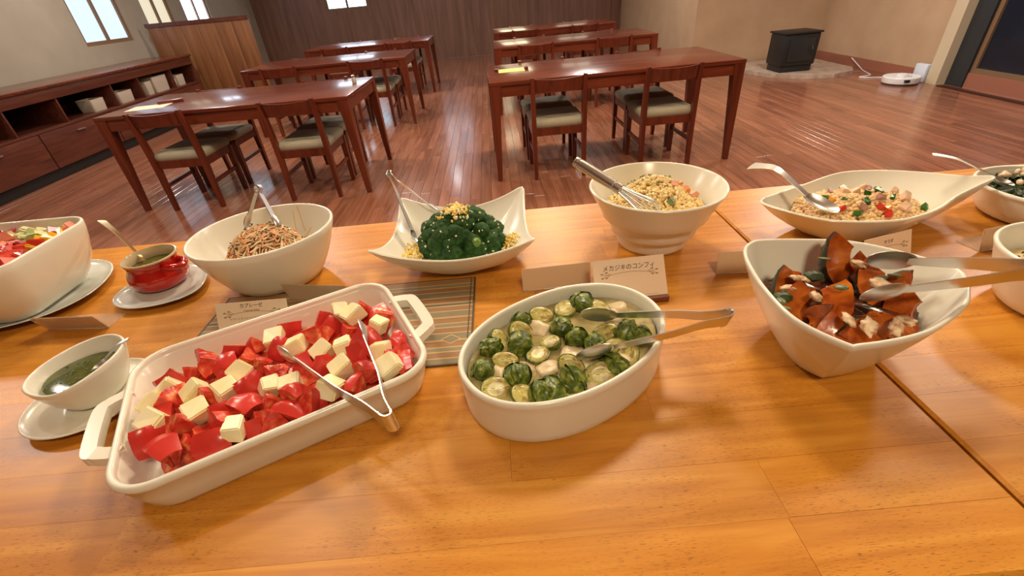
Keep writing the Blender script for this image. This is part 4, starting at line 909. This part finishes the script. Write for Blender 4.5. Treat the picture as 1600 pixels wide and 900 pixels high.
EGG = island_mat('egg_crumb', [srgb(246, 214, 110), srgb(250, 226, 140), srgb(250, 236, 190), srgb(244, 204, 96)], .6)
def crumbs(name, label, pts, size, seed, mats=EGG):
    q = random.Random(seed); vs, fs = icos(1, lambda d: 1, (size * 1.5, size, size * .8)); mb = MB()
    for p in pts:
        R = Euler((q.random() * 3, q.random() * 3, q.random() * 3)).to_matrix(); k = q.uniform(.6, 1.3); mb.add([R @ v * k + Vector(p) for v in vs], fs)
    return tag(mb.build(name, mats, None, loc=(0, 0, HB), angle=None), label, 'egg', kind='stuff')
def dome(x, y): 
    r = math.hypot(x + .096, y - .848) / .090; return .022 + .094 * math.sqrt(max(0, 1 - r * r))
q = random.Random(17); top = []
while len(top) < 140:
    x, y = -.100 + q.gauss(0, .014), .838 + q.gauss(0, .013)
    if math.hypot(x + .096, y - .848) < .07: top.append((x, y, dome(x, y) + q.uniform(-.001, .003)))
crumbs('egg_topping', 'yellow crumbled egg on the crown of the broccoli mound', top, .0028, 1)
def dz(x, y): r = math.hypot(x + .10, y - .84) / .15; return .012 + .05 * r ** 2.2
sd = []
for cx, cy, nn in ((-.188, .812, 130), (.000, .832, 100), (-.195, .835, 60)):
    for _ in range(nn):
        x, y = cx + q.gauss(0, .011), cy + q.gauss(0, .013); h = math.exp(-(((x - cx) / .016) ** 2 + ((y - cy) / .018) ** 2)); sd.append((x, y, dz(x, y) + .016 * h * q.random() + .002))
crumbs('egg_piles', 'yellow crumbled egg at both sides of the broccoli mound', sd, .0028, 2)
sp = []
for _ in range(44):
    a, el = q.uniform(PI, 2 * PI), q.uniform(.1, 1.2); sp.append((-.096 + .092 * math.cos(a) * math.cos(el), .848 + .092 * math.sin(a) * math.cos(el), .026 + .094 * math.sin(el)))
crumbs('egg_specks', 'tiny white egg specks on the flank of the broccoli mound', sp, .0017, 3, mat('egg_white', srgb(250, 240, 206), .5))
tongs('steel tongs leaning on the far left corner of the square dish', (-.238, .950, HB + .160), (-.186, .838, HB + .048), (-.142, .936, HB + .064), (-.45, -.25, .8), .012, .012, .04, .020, .03)

# --- big salad bowl at the left edge, on its plate
def plate(name, label, cx, cy, pts, z0=HB, h=.012, inner=.62, m=PLATE, rz=0):
    t = thing(name, label, 'plate', (cx, cy, z0), rz)
    base = [(x * inner, y * inner) for x, y in pts]
    vessel([(x, y, h) for x, y in pts], base, [(0, 0), (.10, .06), (.40, .35), (.75, .72), (1, 1)], .004, floor=.005).build('body', m, t, True, 60)
    return t
PC = (-1.005, .838)
plate('dinner_plate', 'pale glazed plate under the large salad bowl at the left edge', *PC, ellipse(.135, .132, 80, 2.3, .3), h=.016)
sq = roundrect(.150, .128, .055)
sq = [(p[0] * (1 if p[0] > 0 else 1.0), p[1]) for p in sq]
dish('salad_bowl', 'large white rounded square bowl of fruit and pepper salad, cut off by the left edge', 'bowl', (-1.035, .820, HB + .007), [(x, y, .126) for x, y in sq], [(x * .60, y * .58) for x, y in sq],
     [(0, 0), (.10, .01), (.30, .07), (.55, .24), (.75, .46), (.90, .72), (.97, .88), (1, 1)], .007)
mb = mound(.122, .102, .026, .004, e=3.0); tag(mb.build('salad_leaves', mottled('salad_mix', [(.3, srgb(150, 40, 26)), (.5, srgb(200, 80, 40)), (.65, srgb(220, 190, 110)), (.8, srgb(150, 160, 80))], 36, .4, .3), None, loc=(-1.035, .82, HB + .102)), 'mixed chopped salad filling the large square bowl', 'salad', kind='stuff')
mats_ = {'red': VR, 'deep': mottled('beet', [(.3, srgb(120, 14, 24)), (.7, srgb(170, 30, 40))], 60, .25), 'pink': mottled('pink_ham', [(.3, srgb(226, 120, 100)), (.7, srgb(240, 160, 130))], 60, .35),
         'yellow': mottled('yellow_pepper', [(.3, srgb(240, 170, 20)), (.7, srgb(252, 206, 60))], 60, .25), 'pale': mottled('cabbage', [(.3, srgb(190, 190, 120)), (.7, srgb(230, 222, 170))], 60, .4), 'green': mottled('cucumber', [(.3, srgb(120, 140, 60)), (.7, srgb(190, 190, 110))], 60, .35)}
q = random.Random(77)
SAL = [('red', -0.958, 0.813), ('red', -0.935, 0.822), ('red', -0.909, 0.781), ('red', -0.925, 0.77), ('red', -0.935, 0.843), ('red', -0.981, 0.85), ('red', -0.908, 0.801), ('red', -0.914, 0.834), ('red', -0.959, 0.795), ('red', -0.911, 0.762), ('red', -0.94, 0.8), ('red', -0.935, 0.75), ('red', -0.975, 0.82), ('red', -0.985, 0.79), ('red', -0.96, 0.765), ('yellow', -0.907, 0.845), ('yellow', -0.91, 0.822), ('yellow', -0.908, 0.858), ('yellow', -0.912, 0.874), ('yellow', -0.925, 0.855), ('deep', -0.919, 0.889), ('deep', -0.934, 0.894), ('deep', -1.046, 0.91), ('deep', -1.056, 0.9), ('deep', -0.95, 0.835), ('pink', -0.912, 0.892), ('pink', -0.912, 0.905), ('pink', -1.021, 0.872), ('pink', -1, 0.845), ('pink', -1.02, 0.81), ('pale', -0.966, 0.875), ('pale', -0.955, 0.889), ('pale', -1.002, 0.89), ('pale', -0.964, 0.902), ('pale', -1, 0.879), ('pale', -0.945, 0.875), ('pale', -0.985, 0.905), ('pale', -1.03, 0.89), ('green', -0.927, 0.872), ('green', -0.94, 0.859), ('green', -0.964, 0.86), ('green', -0.975, 0.89), ('green', -0.935, 0.905)]
names = {'red': ('red_pepper_piece', 'red pepper piece in the large square salad bowl', 'pepper'), 'yellow': ('yellow_pepper_piece', 'yellow pepper piece in the large square salad bowl', 'pepper'), 'deep': ('beet_piece', 'dark crimson piece in the large square salad bowl', 'beet'),
         'pink': ('ham_slice', 'pale pink piece in the large square salad bowl', 'ham'), 'pale': ('cabbage_piece', 'pale cream cabbage piece in the large square salad bowl', 'cabbage'), 'green': ('cucumber_piece', 'light green piece in the large square salad bowl', 'cucumber')}
SALC = {k: [cube_mesh(names[k][0], d, 200 + i, m, .5) for i, d in enumerate([(.030, .018, .010), (.024, .022, .012)])] for k, m in mats_.items()}
for i, (k, x, y) in enumerate(SAL):
    nm, lb_, ct = names[k]; tag(ob(nm, SALC[k][i % 2], None, (x, y, HB + .127 + q.uniform(-.003, .004)), (q.uniform(-.5, .5), q.uniform(-.5, .5), q.uniform(0, 3)), q.uniform(.9, 1.2)), lb_, ct, ct + ' pieces of that colour in the salad bowl ' + k)

# --- red soup pot on its plate
SC = (-.722, .826)
plate('leaf_plate', 'pale glazed pointed plate under the red soup pot', *SC, [(p.x, p.y) for p in catmull([(.088, -.030), (.060, .055), (.0, .092), (-.055, .070), (-.086, .0), (-.074, -.054), (-.020, -.084), (.050, -.074)], 9)], h=.014, inner=.58)
RED = mat('red_glaze', srgb(178, 20, 16), 0.12, **{'Coat Weight': .6, 'Coat Roughness': .05}); T = NT(RED)
T.col(T.ramp(T.coords((1, 1, 1)) and T.noise(T.coords((1, 1, 1)), 16, 2), [(.35, srgb(150, 14, 12)), (.65, srgb(192, 26, 18))]))
POTIN = mat('pot_inside', srgb(196, 176, 140), .2)
PR = (-.738, .846, HB + .007)
t = thing('soup_pot', 'small red glazed soup pot with round handles on a pale plate', 'pot', PR)
c3 = lambda r, z: [(r * math.cos(2 * PI * i / 56), r * math.sin(2 * PI * i / 56), z) for i in range(56)]
mb = MB(); mb.loft([c3(.036, 0), c3(.042, .002), c3(.052, .012), c3(.0555, .024), c3(.053, .036), c3(.0475, .046), c3(.046, .054), c3(.050, .064)], True, False); mb.build('body', RED, t, True, 60)
mb = MB(); mb.loft([c3(.050, .064), c3(.0495, .0665), c3(.047, .067), c3(.0435, .060), c3(.0425, .052), c3(.046, .040), c3(.048, .024), c3(.044, .010)], False, True); mb.build('inner_wall', POTIN, t, True, 60)
mb = MB(); mb.loft([c3(.043, .046), c3(.0425, .0465), c3(.02, .0468)]); mb.build('soup', mat('green_soup', srgb(84, 82, 34), .1), t)
for a in (-.22, PI - .35):
    d = Vector((math.cos(a), math.sin(a), 0)); s = Vector((-d.y, d.x, 0))
    pts = [d * .045 + s * .018 + Vector((0, 0, .050)), d * .062 + s * .016 + Vector((0, 0, .050)), d * .072 + Vector((0, 0, .046)), d * .062 - s * .016 + Vector((0, 0, .050)), d * .045 - s * .018 + Vector((0, 0, .050))]
    mb = MB(); mb.tube(catmull(pts, 5, False), .0062, 10); mb.build('handle', RED, t)
spoon('shiny pale gold spoon leaning in the red soup pot', (-.874, .940, HB + .122), (-.742, .842, HB + .045), (.3, .4, 1), .013, .03, .022, .004, 'soup_spoon', mat('gold_steel', (.80, .66, .40), .2, 1.0))

# --- sauce bowl on its saucer
plate('saucer', 'small white oval saucer under the green sauce bowl', -.645, .508, ellipse(.086, .080, 64, 2.0, .3), h=.013, inner=.5, m=CERAMIC)
SB = (-.655, .520, HB + .006)
so = catmull([(-.703, .486, .050), (-.664, .463, .053), (-.623, .458, .058), (-.594, .485, .064), (-.585, .525, .066), (-.597, .560, .065), (-.63, .583, .062), (-.668, .585, .057), (-.703, .560, .052), (-.718, .522, .049)], 7)
so = [(p.x - SB[0], p.y - SB[1], p.z) for p in so]
dish('sauce_bowl', 'small white slanted bowl of green sauce at the left edge of the foreground', 'bowl', SB, so, [(x * .50 + .004, y * .50) for x, y, z in so], [(0, 0), (.10, .02), (.32, .12), (.60, .36), (.82, .64), (.95, .87), (1, 1)], .0045)
mb = MB(); mb.loft([[(x * k + .003, y * k, z) for x, y, _ in so] for k, z in ((.72, .030), (.765, .0385), (.75, .0388), (.3, .0386))])
tag(mb.build('green_sauce', mottled('herb_sauce', [(.35, srgb(52, 62, 18)), (.6, srgb(86, 92, 34)), (.8, srgb(120, 118, 60))], 40, .12, .05), None, loc=SB), 'dark green herb sauce in the small slanted bowl', 'sauce')
q = random.Random(4); vs, fs = icos(1, lambda d: 1, (.0022, .0016, .0005)); mb = MB()
for i in range(46):
    a, r = q.random() * 2 * PI, math.sqrt(q.random()) * .040; mb.add([Vector((v.x + r * math.cos(a), v.y + r * math.sin(a), v.z + .0392)) for v in vs], fs)
tag(mb.build('sauce_herbs', HERB, None, loc=SB), 'chopped herbs floating on the green sauce', 'herbs', kind='stuff')
spoon('tiny steel spoon at the right rim of the green sauce bowl', (-.586, .556, HB + .076), (-.640, .522, HB + .044), (-.3, -.2, 1), .005, .03, .02, .004, 'small_spoon')

# --- the two bowls at the right edge
RB = (1.092, .806, HB); c4 = ellipse(.116, .118, 80, 2.05)
dish('bean_bowl', 'white straight-sided bowl of dark greens and beans at the far right edge', 'bowl', RB, [(x, y, .062) for x, y in c4], [(x * .66, y * .66) for x, y in c4], [(0, 0), (.2, .02), (.45, .12), (.70, .42), (.90, .80), (.94, .92), (1, .95), (1, 1)], .008)
tag(mound(.098, .100, .034, .006, seed=2).build('salad_greens', mottled('dark_greens', [(.3, srgb(16, 22, 8)), (.55, srgb(40, 54, 16)), (.75, srgb(90, 104, 40))], 60, .4, .5), None, loc=(RB[0], RB[1], HB + .036)), 'packed dark greens in the bowl at the far right edge', 'greens', kind='stuff')
LF = []
for i in range(3):
    mb = MB(); n = 7; vs = []
    for a in range(n + 1):
        for b in range(n + 1):
            u, v = -1 + 2 * a / n, -1 + 2 * b / n; w = math.sqrt(max(.05, 1 - u * u)); vs.append((u * .020, v * w * .013, .006 * noise.noise(Vector((u * 2 + i * 7, v * 2, 0))) * 2 + .004 * math.sin(6 * v + 4 * u + i)))
    N = n + 1; mb.add(vs, [(a * N + b, a * N + b + 1, (a + 1) * N + b + 1, (a + 1) * N + b) for a in range(n) for b in range(n)]); LF.append(mb.mesh('salad_leaf', HERB))
q = random.Random(8)
for i in range(46):
    r, a = math.sqrt(q.random()) * .095, q.random() * 2 * PI; x, y = r * math.cos(a), r * math.sin(a)
    tag(ob('salad_leaf', LF[i % 3], None, (RB[0] + x, RB[1] + y, HB + .044 + .030 * (1 - (r / .098) ** 2) + q.uniform(0, .005)), (q.uniform(-.8, .8), q.uniform(-.8, .8), q.uniform(0, 6)), q.uniform(.7, 1.1)), 'dark green crinkled leaf in the bean bowl at the far right', 'leaf', 'leaves in the bean bowl')
vs, fs = icos(2, lambda d: 1 - .12 * max(0, -d.y), (.0095, .006, .0055)); mb = MB(); mb.add(vs, fs); BEAN = mb.mesh('white_bean', mottled('bean', [(.3, srgb(206, 170, 130)), (.7, srgb(232, 206, 172))], 60, .3))
for i in range(20):
    r, a = math.sqrt(q.random()) * .088, q.random() * 2 * PI; x, y = r * math.cos(a), r * math.sin(a)
    tag(ob('white_bean', BEAN, None, (RB[0] + x, RB[1] + y, HB + .053 + .030 * (1 - (r / .098) ** 2)), (q.uniform(-.6, .6), q.uniform(-.6, .6), q.uniform(0, 6)), q.uniform(.9, 1.3)), 'pale bean among dark leaves in the far right bowl', 'bean', 'beans in the bean bowl')
spoon('thin steel fork handle leaning on the left rim of the bean bowl', (.893, .886, HB + .120), (1.03, .82, HB + .066), (-.2, -.1, .9), .006, .04, .022, .010, 'serving_fork')
R9 = (.842, .520, HB); c5 = ellipse(.114, .108, 80, 2.0)
dish('pasta_bowl', 'white flared bowl cut off by the right edge, with flecked pale filling', 'bowl', R9, [(x, y, .092) for x, y in c5], [(x * .62, y * .62) for x, y in c5], [(0, 0), (.10, .02), (.30, .10), (.52, .32), (.72, .60), (.88, .84), (.96, .95), (1, 1)], .007)
tag(mound(.090, .086, .014, .004, seed=6).build('pasta_salad', mottled('pasta_mix', [(.3, srgb(180, 150, 90)), (.55, srgb(220, 196, 140)), (.75, srgb(150, 130, 60))], 60, .45, .4), None, loc=(R9[0], R9[1], HB + .058)), 'pale flecked salad in the bowl cut off by the right edge', 'salad', kind='stuff')
grains('pepper_flecks', 'dark herb flecks in the bowl cut off by the right edge', 'flecks', R9[0], R9[1], .084, .080, 0, .060, .014, 160, .0014, HERB, 15)

# ------------------------------------------------------------------ cards and placemat
def text_mesh(body, size, m, parent, loc, rot, name='lettering', sx=1.0, shear=0.0):
    cu = bpy.data.curves.new(name, 'FONT'); cu.body = body; cu.size = size; cu.align_x = 'CENTER'; cu.align_y = 'CENTER'; cu.shear = shear; cu.resolution_u = 3; cu.extrude = 0.0001; cu.offset = 0.0
    tmp = bpy.data.objects.new('tmp', cu); COL.objects.link(tmp); dg = bpy.context.evaluated_depsgraph_get()
    me = bpy.data.meshes.new_from_object(tmp.evaluated_get(dg)); bpy.data.objects.remove(tmp); bpy.data.curves.remove(cu); me.name = name; me.materials.clear(); me.materials.append(m)
    return ob(name, me, parent, loc, rot, (sx, 1, 1))
def card(label, p0, p1, h, lean, title, sub=None, lines=(), foot=False, tsize=.014, block=False, tops=.70, orn=True, name='menu_card'):
    """a name card; p0 and p1 are the two lower front corners on the buffet, lean is the backward slope"""
    p0, p1 = Vector((*p0, HB)), Vector((*p1, HB)); w = (p1 - p0).length; rz = math.atan2(p1.y - p0.y, p1.x - p0.x)
    t = thing(name, label, 'card', (p0 + p1) / 2, rz)
    R = Matrix.Rotation(PI / 2 - lean, 4, 'X'); z0 = .008 if block else .001
    rot = (PI / 2 - lean, 0, 0)
    mb = MB(); mb.box((0, h / 2, 0), (w, h, .0012)); sh = mb.build('sheet', PAPER, t, False); sh.location = (0, .006 if block else 0, z0); sh.rotation_euler = rot
    T_ = lambda x, y: (x, y, .0008)
    if title: text_mesh(title, tsize, INK, sh, T_(0, h * tops), (0, 0, 0), sx=.92, shear=.1)
    if sub: text_mesh(sub, .0048, INKL, sh, T_(0, h * tops - .0080), (0, 0, 0), name='small_lettering')
    for i, (ln, yy, xx, sz) in enumerate(lines): text_mesh(ln, sz, INKL, sh, T_(xx, yy), (0, 0, 0), name='small_lettering')
    if orn:
        mb = MB(); yb = h * tops - (.0138 if sub else .012)
        arc = [(w * .30 * u, yb + .004 * (1 - u * u), .0009) for u in [-1 + 2 * k / 14 for k in range(15)]]; mb.tube(arc, .00032, 5)
        for s in (-1, 1):
            for (x0, ang, L) in ((.25, .5, .010), (.29, .2, .012), (.31, -.5, .010), (.27, -.6, .008)):
                a = Vector((s * w * x0, yb + .001, .0009)); b = a + Vector((s * math.cos(ang) * L, math.sin(ang) * L, 0)); mb.tube([a, (a + b) / 2, b], [.0003, .0003, .0003], 5)
                mb.sphere(b, .0021, 8, 5, (1.3, .6, .1))
        mb.build('twig_print', INKL, sh)
    if block: mb = MB(); mb.box((0, .016, .0055), (w, .034, .011), bev=.001); mb.build('block', mat('card_block_wood', srgb(112, 58, 36), .5), t)
    else: mb = MB(); mb.box((0, .018, .0012), (w * .8, .034, .0018)); mb.build('stand_foot', ACRYL, t, False)
    return t
card('white card with black handwriting standing between the sprout dish and the stepped bowl', (.1435, .622), (.2695, .626), .073, .60, 'メカジキのコンフィ', None, ((('～～～～～～', .006, .035, .004),)), block=True, tsize=.0112, tops=.78)
card('white printed card leaning behind the left end of the baking dish', (-.512, .628), (-.388, .626), .066, .42, 'カプレーゼ', 'Caprese Salad', (('トマトとモッツァレラチーズのサラダ', .037, 0, .0048), ('バジルソースでお召し上がり', .030, .004, .0048), ('ください', .023, -.02, .0048)), tsize=.0088, tops=.89)
card('small white card just visible behind the three-cornered pumpkin bowl', (.640, .668), (.745, .694), .052, .35, 'サラダ', None, (), tsize=.008, tops=.75)
def holder(label, p0, p1, h, lean, foot=.045):
    """a clear folded stand seen from behind, its card facing the far side"""
    p0, p1 = Vector((*p0, HB)), Vector((*p1, HB)); w = (p1 - p0).length; rz = math.atan2(p1.y - p0.y, p1.x - p0.x)
    t = thing('card_holder', label, 'card holder', (p0 + p1) / 2, rz)
    mb = MB(); mb.box((0, 0, h / 2), (w, .0016, h)); mb.box((0, foot / 2, .0011), (w, foot, .0018)); a = mb.build('stand', ACRYL, t, False)
    s = -math.tan(lean); me = a.data
    for v in me.vertices: v.co.y += v.co.z * s * -1
    mb = MB(); mb.box((0, .002, h * .5), (w * .985, .0008, h * .94)); c = mb.build('card', KRAFT, t, False)
    for v in c.data.vertices: v.co.y += v.co.z * s * -1
    return t
holder('clear card holder seen from behind, beside the carrot bowl above the baking dish', (-.432, .742), (-.304, .716), .044, -.25)
holder('clear card holder seen from behind, between the square dish and the sprout dish', (.020, .696), (.149, .702), .046, .10)
holder('clear card holder seen from behind, left of the sauce bowl near the left edge', (-.886, .715), (-.762, .703), .038, -.35)
holder('clear card holder seen from behind, against the left side of the pumpkin bowl', (.382, .694), (.470, .688), .042, .25)
holder('clear card holder seen from behind, left of the bowl at the right edge', (.870, .688), (.985, .706), .042, .25)
MAT = mat('woven_mat', srgb(150, 110, 70), .55); T = NT(MAT)
tc = T.coords((1, 1, 1)); sx = T.n('ShaderNodeSeparateXYZ'); T.l(tc, sx.inputs[0]); fr = T.math('FRACT', T.math('MULTIPLY', sx.outputs['Y'], 1 / .062)); rp = T.n('ShaderNodeValToRGB'); rp.color_ramp.interpolation = 'CONSTANT'
CLS = [(0, srgb(142, 134, 106)), (.24, srgb(206, 176, 122)), (.28, srgb(160, 122, 84)), (.48, srgb(206, 176, 122)), (.52, srgb(146, 140, 112)), (.66, srgb(206, 176, 122)), (.70, srgb(166, 126, 84)), (.88, srgb(122, 98, 68)), (.91, srgb(200, 164, 110))]
e = rp.color_ramp.elements
while len(e) < len(CLS): e.new(.5)
for el, (p, cc) in zip(e, CLS): el.position = p; el.color = (*cc, 1)
T.l(fr, rp.inputs['Fac']); nzz = T.noise(T.coords((60, 900, 60)), 1.0, 2)
T.col(T.mix(.35, rp.outputs['Color'], T.ramp(nzz, [(.3, (.25, .16, .09)), (.7, (.75, .55, .35))]), 'MULTIPLY'))
t = thing('placemat', 'striped brown and grey placemat under the baking dish', 'placemat', (-.318, .640, HB), -.012)
mb = MB(); mb.box((0, 0, .0011), (.494, .246, .0022)); mb.build('cloth', MAT, t, False)
mb = MB(); EDG = mat('mat_edge', srgb(78, 60, 40), .6)
for c, d in (((0, .1225, .0013), (.494, .003, .0024)), ((0, -.1225, .0013), (.494, .003, .0024)), ((.2455, 0, .0013), (.003, .246, .0024)), ((-.2455, 0, .0013), (.003, .246, .0024)), ((.2385, 0, .00225), (.0018, .240, .0006)), ((0, .036, .00225), (.49, .0014, .0006))): mb.box(c, d)
mb.build('border', EDG, t, False)
for k, (dx, m) in enumerate(((0, mat('diamond_line', srgb(206, 170, 110), .6)), (0, mat('diamond_fill', srgb(128, 116, 88), .6)))):
    r = (.017, .012) if k == 0 else (.0145, .0098); z = .0023 + .0003 * k
    mb = MB(); mb.loft([[(.211 + r[0] * a, -.062 + r[1] * b, zz) for a, b in ((1, 0), (0, 1), (-1, 0), (0, -1))] for zz in (.0021, z)]); mb.build('diamond', m, t, False)
